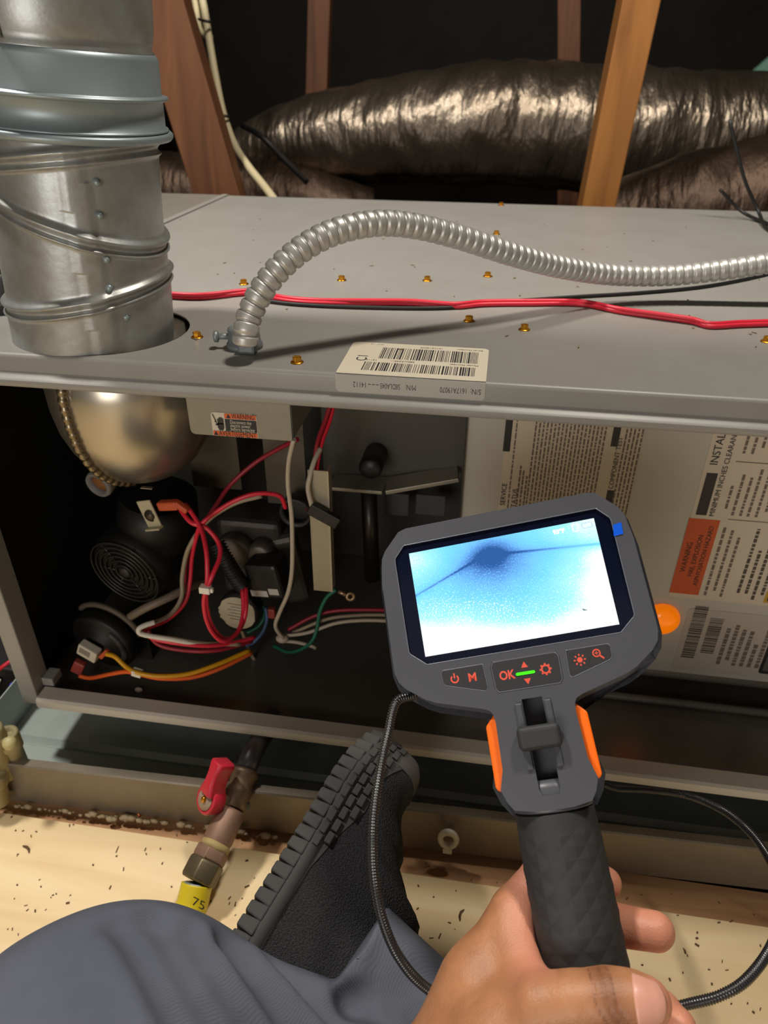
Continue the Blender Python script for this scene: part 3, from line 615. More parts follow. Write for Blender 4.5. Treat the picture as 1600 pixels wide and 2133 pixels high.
def wtx(t, u, v, s, m, par_, bold=0, sx=1):
    x, z = px(u, v); return text(t, s, (x, YP-.0009, z), (0, 0, 1), (-1, 0, 0), m, parent=par_, bold=bold, sx=sx)
# sheet 1
x0, x1 = px(1048, 960)[0], px(1327, 960)[0]; zt_, zb_ = -.012, px(1040, 1090)[1]-.06
s1 = sheet(x0, x1, zb_, zt_, YP-.0001, shm, 'tall sheet of fine print with black bars, left of the panel')
o_ = (0, YP-.0006, 0)
def vbar(u, v0, v1, w, par_, m=bar, name='black_bar'):
    a, b = px(u, v0), px(u, v1); xx = px(u, (v0+v1)/2)[0]; z0, z1 = px(u, v1)[1], px(u, v0)[1]
    return MB().quad(o_, EX, EZ, xx-w/2, xx+w/2, z0, z1).build(name, m, par_)
vbar(1059, 858, 940, .0058, s1); vbar(1285, 866, 930, .0058, s1); vbar(1264, 1020, 1110, .0058, s1)
wtx('SERVICE', 1047, 1052, .0062, bar, s1); wtx('STATUS', 1069, 1062, .0062, fined, s1); wtx('COMPONENT TEST', 1272, 1018, .0056, fined, s1)
X_ = lambda u: px(u, 960)[0]
fineprint(s1, [X_(1067)], zb_+.012, zt_-.002, .0012, 1); fineprint(s1, [X_(1085), X_(1092), X_(1100)], zb_+.012, -.115, .0014, 2, ragged=.1)
fineprint(s1, np.arange(X_(1106), X_(1250), .0031), zb_+.02, zt_-.002, .0013, 3, ragged=.18); fineprint(s1, np.arange(X_(1292), X_(1326), .0031), zb_+.012, zt_-.002, .0013, 4, ragged=.25)
# sheet 2
x0 = px(1473, 984)[0]-.0035; z0_ = px(1402, 1242)[1]
s2 = sheet(x0, x0+.175, z0_, -.012, YP-.0001, shm, 'installation sheet with orange warning block at the right edge')
ob = vbar(1446, 1079, 1238, .0255, s2, mat('orange_block', '#c4552c', .55), 'orange_block'); vbar(1472, 984, 1073, .0088, s2)
xo = px(1446, 1158)[0]
cx0 = x0
ob2 = []
def wz(t, x, z, s, m, bold=0): return text(t, s, (x, YP-.0009, z), (0, 0, 1), (-1, 0, 0), m, parent=s2, bold=bold, align='CENTER')
zc = (px(1446, 1079)[1]+px(1446, 1238)[1])/2
wz('WARNING', xo-.0062, zc, .0066, bar); wz('FIRE, EXPLOSION', xo+.001, zc+.002, .0058, bar); wz('ASPHYXIATION HAZARD', xo+.0075, zc+.002, .0056, bar)
z_t = px(1480, 968)[1]; text('INSTALLATION', .0088, (px(1472, 1020)[0], YP-.0009, z_t), (0, 0, 1), (-1, 0, 0), bar, parent=s2)
z_m = px(1460, 1073)[1]; text('MINIMUM INCHES CLEARANCE TO COMBUSTIBLE', .0060, (px(1472, 1020)[0]+.0095, YP-.0009, z_m), (0, 0, 1), (-1, 0, 0), bar, parent=s2)
xb = px(1472, 1020)[0]+.018; zmid = px(1460, 1076)[1]
fineprint(s2, np.arange(xb, xb+.018, .0065), zmid+.004, zmid+.045, .0022, 7, ragged=.4); fineprint(s2, np.arange(xb+.019, xb+.12, .0065), zmid+.004, -.06, .0022, 8, ragged=.5)
fineprint(s2, np.arange(xb+.001, xb+.015, .0065), zmid+.062, -.02, .0022, 12, ragged=.3)
fineprint(s2, np.arange(xo+.017, xo+.036, .0068), z0_+.005, zmid-.006, .0024, 9, ragged=.4); fineprint(s2, np.arange(xo+.044, xo+.13, .0068), z0_+.005, zmid-.006, .0027, 10, fined, ragged=.4)
MB().quad(o_, EX, EZ, x0+.03, x0+.17, zmid-.0006, zmid+.0002).quad(o_, EX, EZ, xb-.002, x0+.17, zmid+.054, zmid+.0548).build('ruled_line', fine, s2)
MB().quad(o_, EX, EZ, px(1594, 1240)[0], x0+.17, z0_+.003, z0_+.016).build('yellow_mark', mat('yellow_mark', '#b8912e', .55), s2)
# sheet 3
x0 = px(1417, 1330)[0]; z1_ = px(1430, 1266)[1]; z0_ = px(1402, 1392)[1]
s3 = sheet(x0, x0+.16, z0_, z1_, YP-.0001, shg, 'grey specification sheet with barcode blocks low on the panel')
mb = MB(); g = np.random.default_rng(4)
for xc, w, za, zb2 in ((.011, .012, .016, .078), (.027, .012, .024, .066)):
    z = z0_+za
    while z < z0_+zb2: l = g.choice([.0006, .0011, .0018]); mb.quad(o_, EX, EZ, x0+xc-w/2, x0+xc+w/2, z, z+l); z += l+g.choice([.0006, .0010])
mb.build('barcode', fined, s3, kind='stuff')
fineprint(s3, np.arange(x0+.038, x0+.075, .007), z0_+.012, z1_-.006, .0036, 21, ragged=.6); fineprint(s3, np.arange(x0+.10, x0+.155, .007), z0_+.012, z1_-.006, .003, 22, ragged=.6)
MB().prism(rrect(x0+.078, x0+.094, z0_+.006, z0_+.072, .003), (0, YP-.0004, 0), EX, EZ, NY, .0003).build('black_plate', bar, s3)
MB().quad((0, YP-.0009, 0), EX, EZ, x0+.082, x0+.090, z0_+.034, z0_+.066).quad((0, YP-.0009, 0), EX, EZ, x0+.081, x0+.091, z0_+.010, z0_+.028).build('plate_window', mat('plate_win', '#5a5652', .5), s3)
# amber lens
am = at(1379, 1292, 'y', YP-.004)
tag(MB().lathe(am+np.array((0, .004, 0)), (0, -1, 0), [(0, .0165), (.003, .0165), (.006, .0155), (.009, .0128), (.0115, .0085), (.0125, .001)], 32).build('amber_lens', mat('amber_glow', '#ff8a00', .25, emit=('#ff7a00', .34), coat=.5)), 'glowing amber indicator lens on the panel beside the screen', 'lamp')

# ------------------------------------------------------------------ loose wiring in the left compartment
def W3(name, pts, r, m, label, group=None, cat='wire'):
    return wire(name, [at(u, v, 'y', y) for u, v, y in pts], r, m, label, cat, group)
loopA = [(385, 1050, .06), (402, 1072, .055), (420, 1105, .045), (430, 1150, .03), (432, 1200, .02), (430, 1228, .018), (430, 1260, .018), (440, 1300, .02), (462, 1328, .025), (485, 1327, .035), (505, 1300, .05), (513, 1265, .06), (512, 1225, .075)]
loopB = [(376, 1062, .06), (398, 1088, .05), (430, 1100, .05), (455, 1130, .045), (458, 1160, .035), (444, 1195, .022), (433, 1222, .017), (425, 1250, .016), (430, 1290, .016), (446, 1322, .018), (468, 1335, .022), (496, 1315, .04), (507, 1275, .058), (505, 1228, .072)]
W3('loop_wire', loopA, .0021, red_w, 'outer red wire looping through the white tie in front of the gas valve', 'red wires of the tied loop')
W3('loop_wire', loopB, .0021, red_w, 'inner red wire looping through the white tie in front of the gas valve', 'red wires of the tied loop')
def tie(u, v, y, roll, label):
    c = at(u, v, 'y', y); o = MB().box((-.0048, -.0035, -.0033), (.0048, .0035, .0033), loc3(c, 0, roll), c).box((.0045, -.002, -.0022), (.0072, .0015, .0022), loc3(c, 0, roll), c).build('cable_tie', mat('tie_white', '#e8e2d2', .45), bevel=.0008)
    return tag(o, label, 'tie')
tie(428, 1227, .0155, -.05, 'white cable tie around the red wire loop'); tie(286, 1401, .0235, -.25, 'white cable tie joining the yellow and orange wires')
W3('lead_wire', [(595, 1058, .10), (585, 1035, .095), (560, 1028, .09), (525, 1030, .085), (485, 1045, .08), (445, 1070, .075), (420, 1092, .07), (410, 1115, .075), (400, 1160, .08), (396, 1210, .075), (385, 1255, .065), (350, 1290, .05), (315, 1305, .03), (302, 1316, .022), (320, 1330, .02), (370, 1340, .022), (430, 1345, .03), (480, 1340, .045), (530, 1328, .065)], .0021, red_w, 'long red wire curving from the bracket down to the bottom bundle')
W3('lead_wire', [(620, 915, .11), (580, 935, .12), (530, 965, .12), (480, 1010, .11), (445, 1060, .09), (420, 1100, .08), (392, 1150, .085), (384, 1215, .08), (372, 1265, .065), (340, 1295, .045), (310, 1310, .03), (330, 1342, .026), (390, 1355, .03), (455, 1354, .04), (525, 1336, .07)], .0021, dkred_w, 'dark red wire rising from the bottom bundle to the junction box')
W3('lead_wire', [(545, 1033, .09), (490, 1048, .083), (440, 1078, .077), (412, 1110, .078), (390, 1150, .075), (380, 1200, .07), (378, 1245, .06), (355, 1280, .045), (318, 1298, .025), (293, 1308, .016), (292, 1318, .016), (310, 1324, .017), (360, 1330, .022), (420, 1340, .03), (500, 1342, .05)], .0022, tan_w, 'grey tan wire beside the red bundle above the white bend')
W3('lead_wire', [(322, 1296, .0235), (300, 1303, .0175), (289, 1311, .0140), (294, 1320, .0140), (320, 1326, .0165), (360, 1332, .0205), (410, 1341, .028), (450, 1344, .036)], .0024, white_w, 'bright white wire bending sharply at the left of the bundle')
W3('lead_wire', [(222, 1362, .033), (240, 1368, .03), (262, 1388, .026), (286, 1401, .022), (330, 1408, .025), (390, 1404, .035), (450, 1385, .05), (520, 1355, .075)], .0024, yellow_w, 'yellow wire from the pressure switch plug')
W3('lead_wire', [(166, 1408, .034), (190, 1412, .032), (230, 1404, .027), (262, 1399, .023), (286, 1403, .0225), (335, 1413, .026), (400, 1411, .037), (460, 1392, .052), (525, 1360, .078)], .0022, orange_w, 'orange wire from the red terminal of the pressure switch')
W3('long_wire', [(612, 915, .05), (602, 960, .055), (600, 1010, .06), (607, 1070, .06), (609, 1130, .06), (608, 1190, .062), (600, 1235, .066), (583, 1275, .07), (574, 1305, .075), (590, 1330, .08)], .0020, mat('wire_offwhite', '#b4a795', .45), 'long off-white wire hanging down from the junction box')
W3('long_wire', [(668, 934, .10), (655, 960, .09), (645, 995, .082), (642, 1020, .08), (650, 1055, .078)], .0022, mat('wire_offwhite', '#b4a795', .45), 'short off-white wire at the top of the metal bracket')
for k, (du, yy) in enumerate(((0, .12), (9, .125))):
    W3('riser_wire', [(690+du*.6, 838, yy-.03), (678+du, 875, yy-.02), (662+du, 920, yy), (655+du*.7, 965, yy), (650+du, 1010, yy+.01), (640+du, 1060, yy+.02)], .0020, red_w if k else dkred_w, ('left dark red wire rising behind the bracket to the top', 'right red wire rising behind the bracket to the top')[k])
W3('ground_wire', [(700, 1228, .10), (680, 1245, .098), (666, 1275, .095), (660, 1310, .09), (650, 1335, .085), (628, 1352, .085), (600, 1358, .09), (570, 1345, .10)], .0019, green_w, 'green ground wire with ring terminal below the bracket')
rt = at(730, 1243, 'y', .098); tag(MB().lathe(rt, (.2, -.9, .3), [(-.0006, .0048), (.0006, .0048), (.0006, .002), (-.0006, .002)], 18, (False, False)).cyl(at(705, 1231, 'y', .099), at(722, 1240, 'y', .098), .0022, n=10).build('ring_terminal', mat('terminal_tin', '#a58b6c', .4, .8)), 'tinned ring terminal on the end of the green wire', 'terminal')
for k, (pts, m_, lb) in enumerate((([(585, 1325, .085), (640, 1318, .09), (700, 1298, .095), (760, 1292, .10), (830, 1294, .105)], 'wire_offwhite', 'pale pinkish wire running right behind the screen'),
        ([(590, 1335, .085), (620, 1338, .086), (650, 1346, .087), (657, 1350, .088)], 'wire_offwhite', 'short off-white wire end pointing right on the furnace floor'),
        ([(600, 1312, .09), (650, 1285, .10), (700, 1272, .105), (770, 1270, .11), (830, 1272, .115)], 'dark_red_insulation', 'upper dull red wire running right behind the screen'),
        ([(610, 1318, .092), (680, 1290, .10), (740, 1282, .106), (800, 1281, .11), (840, 1283, .112)], 'tan_insulation', 'dull tan wire running right between pink and red ones'),
        ([(553, 1265, .10), (556, 1290, .095), (548, 1315, .09), (528, 1338, .085), (512, 1345, .08)], 'blue_insulation', 'blue wire curving under the torn label'),
        ([(548, 1262, .10), (550, 1285, .10), (538, 1305, .095), (515, 1318, .09)], 'green_insulation', 'short green wire under the torn label'),
        ([(502, 1308, .09), (512, 1335, .092), (525, 1365, .095), (545, 1398, .098)], 'tan_insulation', 'tan wire hanging from the torn label to the floor'))):
    W3('lead_wire', pts, .0019, MATS[m_], lb)
tag(MB().sphere(at(588, 1330, 'y', .082), .0052, sc=(1.3, 1, .9)).build('wire_nut', MATS['wire_offwhite']), 'off-white wire nut where the hanging wire joins', 'connector')
tag(MB().sphere(at(289, 1437, 'z', -.359), .0036, sc=(1.2, .8, .7)).build('paint_chip', white_pl), 'small white chip on the furnace floor', 'debris')
# ------------------------------------------------------------------ drain pan and things in front
pan = empty('drain_pan', (-.1, .1, -.432), 'shallow galvanised drain pan under the furnace with a bent front lip', 'pan')
panm = mat('pan_sheet', '#b9c3bd', .4, .25, (12, .5), (60, .15, .0015), tone2='#8c948f')
def py(x): return -.0535+.030*(x+.45)*.95
xa, xb_ = -.47, .9
ya, yb = py(xa), py(xb_)
mb = MB(); N = 30; v = []
for i in range(N+1):
    x = xa+(xb_-xa)*i/N; y0 = py(x)
    for yy, z in ((y0+.0015, -.4352), (.0-.004+.012, -.4335), (.0-.004+.018, -.4375), (.0-.004+.024, -.4335), (.30, -.4335)): v.append((x, yy, z))
mb.add(v, [(i*5+j, (i+1)*5+j, (i+1)*5+j+1, i*5+j+1) for i in range(N) for j in range(4)]); mb.build('pan_floor', panm, pan)
prof = [(0, -.4390), (0, -.3862), (.0012, -.3848), (.0085, -.3846), (.0085, -.3862), (.0022, -.3872), (.0016, -.4345), (.0016, -.4390)]
n = len(prof); v = [(x, py(x)+y, z) for x in (xa, xb_) for y, z in prof]
MB().add(v, [(i, (i+1) % n, n+(i+1) % n, n+i) for i in range(n)]+[tuple(range(n)), tuple(range(2*n-1, n-1, -1))]).build('front_lip', mat('pan_lip', '#857c6c', .42, .5, (14, .5), tone2='#675d50'), pan)
MB().box((xa-.0015, ya, -.4390), (xa, .32, -.3850)).build('left_lip', panm, pan)
# crumbs along the lip and chips on the plywood
g = np.random.default_rng(8); mb = MB()
for k in range(90):
    x = g.uniform(-.46, -.16); r_ = abs(g.normal(.0008, .0017))+.0006; mb.sphere((x, py(x)-.004-abs(g.normal(0, .0015)), ZF+r_*.5), r_, 6, 4, (1.3, .8, .7))
tag(mb.build('wood_crumbs', mat('crumb_tan', '#9f8c6c', .8, 0, (200, .4))), 'row of pale crumbs lying along the drain pan lip on the plywood', 'debris', kind='stuff')
mb = MB()
for k in range(420):
    u, v_ = g.uniform(0, 1600), g.uniform(1660, 2120); p = at(u, v_, 'z', ZF+.0004)
    if p[1] > py(p[0])-.012 or abs(p[0]) > .42: continue
    a = g.uniform(0, PI); l = abs(g.normal(.0, .0009))+.0003; w_ = g.uniform(.0002, .0007)
    mb.box((-l, -w_, 0), (l, w_, w_), [[math.cos(a), -math.sin(a), 0], [math.sin(a), math.cos(a), 0], [0, 0, 1]], p)
tag(mb.build('bark_flecks', mat('bark', '#5a4028', .85)), 'dark bark flecks scattered over the plywood', 'debris', kind='stuff')
for (u, v_), l, a, lb in (((55, 1768), .0055, -.6, 'curled dark bark chip on the plywood near the left edge'), ((962, 1905), .005, 1.2, 'slim dark chip on the plywood right of the shoe')):
    p = at(u, v_, 'z', ZF+.0012); d = np.array((math.cos(a), math.sin(a), 0)); q = np.array((-d[1], d[0], 0))
    tag(MB().tube([p-d*l-q*.001, p-d*l*.3+q*.001, p+d*l*.3+q*.0014, p+d*l], [.0005, .0012, .0012, .0005], 6).build('bark_chip', MATS['bark']), lb, 'debris')
tag(MB().tube([at(160, 1672, 'z', ZF+.003), at(230, 1682, 'z', ZF+.003), at(285, 1688, 'z', ZF+.003), at(292, 1700, 'z', ZF+.002)], .0016, 8).build('copper_tube', mat('copper', '#b8683a', .4, .6)), 'thin copper coloured strip lying along the pan lip', 'tube')

# ------------------------------------------------------------------ gas supply line with shut-off cock
gl = empty('gas_shutoff', (-.2, -.1, -.42), 'rusty brown gas shut-off valve with a red lever at the front of the pan', 'valve')
rust = mat('rusty_brass', '#8d7660', .5, .5, (120, .6), (300, .3, .0006), tone2='#5f4834'); rust2 = mat('rusty_pink', '#967664', .55, .4, (90, .5), tone2='#6c5340'); nutm = mat('dark_brass_nut', '#766a52', .45, .7, (60, .4))
A_ = at(521, 1580, 'z', -.372); Bp = at(500, 1640, 'z', -.382); Cp = at(470, 1722, 'z', -.393); Dp = at(447, 1766, 'z', -.400); Ep = at(411, 1838, 'z', -.411); Fp = at(400, 1885, 'z', -.421); 
A0 = A_+(A_-Bp)*.2; A1 = A_+np.array((.01, .05, .004))
MB().tube([A1, A0, A_, (A_+Bp)/2], .0098, 20).build('nipple', mat('pipe_steel', '#77757a', .4, .7, (80, .5)), gl)
def seg(a, b, prof, n=20): d = b-a; L = np.linalg.norm(d); return MB().lathe(a, d, [(t*L, r) for t, r in prof], n)
seg(A_*.55+Bp*.45, Bp*.45+Cp*.55, [(0, .0128), (.06, .0136), (.14, .0136), (.18, .0118), (.40, .0112), (.50, .0128), (.62, .0128), (.75, .0108), (1, .0108)]).build('valve_body', rust, gl)
seg(Bp*.42+Cp*.58, Dp, [(0, .0118), (.08, .0128), (.80, .0130), (.92, .0118), (1, .0115)], 16).build('tail_piece', rust2, gl)
seg(Cp*.25+Dp*.75, Dp*.92+Ep*.08, [(0, .0122), (.5, .0134), (1, .0120)], 14).build('sealant', mat('pipe_dope', '#ab9662', .7, 0, (200, .6)), gl)
seg(Dp*.98+Ep*.02, Dp*.62+Ep*.38, [(0, .0125), (.12, .0148), (.9, .0150), (1, .0140)], 6).build('union_hex', rust2, gl, .001)
seg(Dp*.64+Ep*.36, Ep, [(0, .0142), (.1, .0160), (.9, .0160), (1, .0145)], 6).build('flare_nut', nutm, gl, .0012)
seg(Ep*1.02-Dp*.02, Fp, [(0, .0105), (.3, .0105), (.31, .0098), (1, .0098)]).build('flare_collar', galv_g, gl)
hub = at(440, 1664, 'z', -.372)
sd = RT*-.62+UP*.22-fw*.72; sd /= np.linalg.norm(sd)
stem0 = Bp*.55+Cp*.45
MB().cyl(stem0, hub, .0065, n=14).build('stem', rust, gl)
lv = MB().lathe(hub-sd*.008, sd, [(0, .0105), (.002, .0128), (.013, .0132), (.0145, .012), (.0145, .0098), (.0135, .0096)], 28, (True, True))
red_pl = mat('red_lever', '#c9283c', .35)
lo_ = lv.build('lever', red_pl, gl)
up_ = (RT*.40+UP*.92)*.036; up_ -= sd*(up_@sd); ul = np.linalg.norm(up_); up_ /= ul; wq = np.cross(up_, sd)
MB().rings([[hub+up_*t+wq*(w_*i)+sd*(.0+k) for i, k in ((-1, -.005), (-1, .009), (-.6, .0115), (.6, .0115), (1, .009), (1, -.005))] for t, w_ in ((.006, .0095), (.016, .0066), (.026, .0066), (ul*.9, .0084), (ul*.98, .0074), (ul, .0045))], True).build('lever_arm', red_pl, lo_, .0006)
MB().lathe(hub+sd*.006, sd, [(0, .0094), (.0012, .0092), (.0013, .001)], 24).build('lever_disc', mat('lever_cap', '#b39a88', .5), lo_)
MB().lathe(hub+sd*.007, sd, [(0, .0028), (.0022, .0026), (.0028, .001)], 12).build('lever_screw', brass, lo_)
MB().cyl(Bp*.5+Cp*.5, Bp*.5+Cp*.5-sd*.0165, .004, n=10).build('stem_nut', galv_g, gl)
yl = catmull([Ep*.92+Fp*.08, Ep*.4+Fp*.6, Fp, at(392, 1905, 'z', -.424), at(380, 1950, 'z', -.426), at(362, 2030, 'z', -.427)], 10)
yt = tag(MB().tube(yl, [.0132]*len(yl), 18).build('gas_line', mat('yellow_jacket', '#d8c022', .45, 0, (60, .25))), 'yellow coated flexible gas line leaving the flare nut', 'hose')
pz = at(402, 1872, 'z', -.400)
t_ = text('75', .012, pz, RT*.5+UP*-.25+fw*.0, UP*.8+RT*.2-fw*.2, ink, parent=yt, lift=.0022)

# ------------------------------------------------------------------ things at the left edge
tm = mat('tan_fitting', '#9c9068', .55, 0, (40, .3))
fit_ = empty('condensate_fitting', at(20, 1590, 'z', -.40), 'tan plastic pipe fittings standing at the left end of the drain pan', 'fitting')
for k, ((u0, v0), (u1, v1), r_) in enumerate((((-28, 1520), (20, 1610), .0125), ((14, 1526), (47, 1604), .0092), ((-10, 1625), (0, 1660), .012))):
    a, b = at(u0, v0, 'y', -.048+.006*k), at(u1, v1, 'y', -.046+.006*k)
    if k == 2: a, b = at(-18, 1615, 'y', -.062), at(-2, 1668, 'y', -.064)
    d = (b-a); L = np.linalg.norm(d); MB().lathe(a, d, [(.004, r_*.55), (0, r_*.6), (0, r_*.98), (.0016, r_*1.06), (L*.35, r_*1.06), (L*.38, r_*.86), (L, r_*.86)], 24).build('socket', tm, fit_)
MB().sphere(at(20, 1548, 'y', -.058), .0062, 14, 10).build('barb_tip', mat('tan_light', '#b3a877', .5), fit_)
db = empty('control_box', at(20, 1420, 'y', .05), 'dark box with white card and blue edge at the far left, outside the furnace', 'box')
c0 = at(-10, 1430, 'y', .07); MB().box((-.06, 0, -.05), (.030, .08, .030), np.eye(3), c0).build('case', black_pl, db, .002)
MB().box((-.03, -.002, -.02), (.004, -.0006, .006), loc3(c0, 0, -.5), at(-6, 1418, 'y', .068)).build('white_card', white_pl, db)
MB().beam(at(27, 1425, 'y', .06), at(40, 1462, 'y', .06), .007, .004).build('blue_edge', mat('blue_edge', '#2036b8', .4), db)
wire('stray_wire', [at(-30, 1410, 'y', .055), at(-4, 1396, 'y', .052), at(9, 1386, 'y', .052), at(30, 1372, 'y', .06)], .002, red_w, 'short red wire left of the corner post')
hr = at(934, 1748, 'y', -.052)
th = np.linspace(0, 2*PI, 33)[:-1]
rg = [[hr+np.array(((.0098*1.0+.0036*math.cos(a))*math.cos(t)*.72, .0026*math.sin(a), (.0098+.0036*math.cos(a))*math.sin(t))) for a in np.arange(8)*PI/4] for t in th]; rg.append(rg[0])
tag(MB().rings(rg, True, (False, False)).box(hr+np.array((-.004, -.002, -.0185)), hr+np.array((.004, .004, -.012))).build('plastic_eyelet', mat('eyelet', '#cfc6b2', .4, trans=.2)), 'translucent white plastic eyelet standing on the plywood against the pan lip', 'eyelet')
# ------------------------------------------------------------------ handheld inspection camera (local millimetres)
DO = np.array([0.02255, -0.10497, -0.08214])
DX = np.array([0.9601, 0.1172, 0.2539]); DY = np.array([-0.2589, 0.7153, 0.6491]); DZ = np.array([-0.1056, -0.6889, 0.7171])
def D(x, y, z=0.0): return DO+(DX*x+DY*y+DZ*z)*.001
dev = empty('inspection_camera', DO, 'dark grey handheld inspection camera with glowing blue screen, held in the hand', 'camera')
body_m = mat('device_body', '#494a51', .38, 0, None, (2600, .12, .0002)); rub = mat('device_rubber', '#2b2b2c', .62, 0, None, (3000, .15, .0002)); btn_m = mat('device_button', '#2a2a2d', .5)
glass_m = mat('screen_glass', '#0a1024', .12, 0, spec=.6); org = mat('device_orange', '#ff6f0c', .4); icon = mat('icon_red', '#e2553f', .5)
sym = lambda P: P+[(-x, y) for x, y in P[::-1]]
half = [(0, 43.2), (54, 43.2), (57.5, 42.2), (66.5, 32.8), (68.6, 29.0), (70.4, 15), (70.9, -36.5), (69.5, -41.5), (66.5, -45), (57, -51.8), (52, -54.2), (26, -61.5), (21.5, -63.6), (19.2, -67.2), (18.6, -73), (19.6, -98), (22.4, -107.5), (20.6, -112.5), (18.5, -115.5), (10, -117), (0, -117.3)]
outl = half+[(-x, y) for x, y in half[::-1][1:-1]]
def inset(P, d):
    P = np.array(P, float); n = len(P); out = []
    for i in range(n):
        a, b, c = P[i-1], P[i], P[(i+1) % n]; e1 = (b-a)/np.linalg.norm(b-a); e2 = (c-b)/np.linalg.norm(c-b)
        n1 = np.array((e1[1], -e1[0])); n2 = np.array((e2[1], -e2[0])); m_ = n1+n2; m_ /= max(np.linalg.norm(m_), .3); out.append(b+m_*d/max(m_@n1, .5))
    return out
glass = sym([(57.2, 36.2), (63.6, 29.2), (63.9, 27), (63.9, -26.8), (63.4, -28.2), (54.6, -35.6)])
glass = [(-57.2+114.4, 36.2)]+glass[1:]
b1 = [(-23.2, -40.4), (-22.6, -53.8), (-24, -55.2), (-45.8, -48.9), (-47.2, -47.4), (-47.4, -41.6), (-46.2, -40.4)]
b3 = [(-x, y) for x, y in b1[::-1]]
b2 = [(17.4, -40.4), (18.8, -42.5), (18.4, -54.8), (17, -57), (-17, -57), (-18.4, -54.8), (-18.8, -42.5), (-17.4, -40.4)]
slot = [(3.2, -66), (3.2, -108.5), (2.6, -109.4), (-2.6, -109.4), (-3.2, -108.5), (-3.2, -66)]
pocket = [(5.6, -62.6), (5.6, -109.6), (4.4, -113), (-4.4, -113), (-5.6, -109.6), (-5.6, -62.6)]
bm = bmesh.new()
# outward direction check
def area(P): return sum(P[i-1][0]*P[i][1]-P[i][0]*P[i-1][1] for i in range(len(P)))/2
sg = 1 if area(outl) < 0 else -1
rings_ = []
for d_, z in ((9, -25), (5.5, -25), (2.6, -22), (.5, -14), (.0, -8.5), (0, -5.0), (.3, -3.6), (2.6, -1.1), (3.0, -.75), (3.3, 0)):
    P = inset(outl, -d_*sg) if d_ else [np.array(p) for p in outl]
    rings_.append([bm.verts.new(D(p[0], p[1], z)) for p in P])
n = len(outl)
for a, b in zip(rings_[:-1], rings_[1:]):
    for j in range(n): bm.faces.new((a[j], a[(j+1) % n], b[(j+1) % n], b[j])).smooth = True
bm.faces.new(rings_[0])
loops = []
def hole(poly, depth, ins=0.0, z0=0.0, floor=True):
    t = [bm.verts.new(D(x, y, z0)) for x, y in poly]; s_ = 1 if area(poly) < 0 else -1
    q = [bm.verts.new(D(p[0], p[1], z0-depth)) for p in (inset(poly, -ins*s_) if ins else poly)]; k = len(poly)
    for j in range(k): bm.faces.new((t[j], t[(j+1) % k], q[(j+1) % k], q[j]))
    if floor: bm.faces.new(q)
    return t, q
tops = [hole(glass, 1.8, .5)[0], hole(b1, 1.2)[0], hole(b2, 1.2)[0], hole(b3, 1.2)[0]]
tp, tq = hole(pocket, 2.2, 1.9, floor=False); tops.append(tp)
e = [bm.edges.get((rings_[-1][j], rings_[-1][(j+1) % n])) for j in range(n)]
for t in tops:
    for j in range(len(t)): e.append(bm.edges.get((t[j], t[(j+1) % len(t)])))
bmesh.ops.triangle_fill(bm, use_beauty=True, edges=e)
k = len(tq); sb = [bm.verts.new(v.co-Vector(DZ)*.009) for v in tq]
for j in range(k): bm.faces.new((tq[j], tq[(j+1) % k], sb[(j+1) % k], sb[j]))
bm.faces.new(sb)
bmesh.ops.recalc_face_normals(bm, faces=bm.faces[:])
me = bpy.data.meshes.new('housing'); bm.to_mesh(me); bm.free(); me.materials.append(body_m); me.set_sharp_from_angle(angle=.45)
hs = par(bpy.data.objects.new('housing', me), dev); COL.objects.link(hs)
MB().prism(inset(glass, -.7*(1 if area(glass) < 0 else -1)), D(0, 0, -1.78), DX*.001, DY*.001, DZ*.001, .45).build('screen_glass', glass_m, dev)
# the picture on the screen
sm_ = bpy.data.materials.new('screen_picture'); sm_.use_nodes = True; nt = sm_.node_tree; nt.nodes.clear(); L = nt.links.new
out = nt.nodes.new('ShaderNodeOutputMaterial'); em = nt.nodes.new('ShaderNodeEmission'); L(em.outputs[0], out.inputs[0]); em.inputs[1].default_value = .72
tc = nt.nodes.new('ShaderNodeTexCoord'); sx_ = nt.nodes.new('ShaderNodeSeparateXYZ'); L(tc.outputs['UV'], sx_.inputs[0])
def mth(op, a, b=None, c=None, clamp=False):
    m = nt.nodes.new('ShaderNodeMath'); m.operation = op; m.use_clamp = clamp
    for i, q in enumerate((a, b, c)):
        if q is None: continue
        if isinstance(q, (int, float)): m.inputs[i].default_value = q
        else: L(q, m.inputs[i])
    return m.outputs[0]
U, V = sx_.outputs[0], sx_.outputs[1]
def gauss(cx, cy, rx, ry):
    a = mth('DIVIDE', mth('SUBTRACT', U, cx), rx); b = mth('DIVIDE', mth('SUBTRACT', V, cy), ry)
    return mth('EXPONENT', mth('MULTIPLY', mth('ADD', mth('MULTIPLY', a, a), mth('MULTIPLY', b, b)), -1.0))
def noise(sc, det=3):
    n_ = nt.nodes.new('ShaderNodeTexNoise'); n_.inputs['Scale'].default_value = sc; n_.inputs['Detail'].default_value = det
    mp = nt.nodes.new('ShaderNodeMapping'); mp.inputs['Scale'].default_value = (1.78, 1, 1); L(tc.outputs['UV'], mp.inputs[0]); L(mp.outputs[0], n_.inputs['Vector']); return n_.outputs['Fac']
ns = noise(70); nb = noise(5)
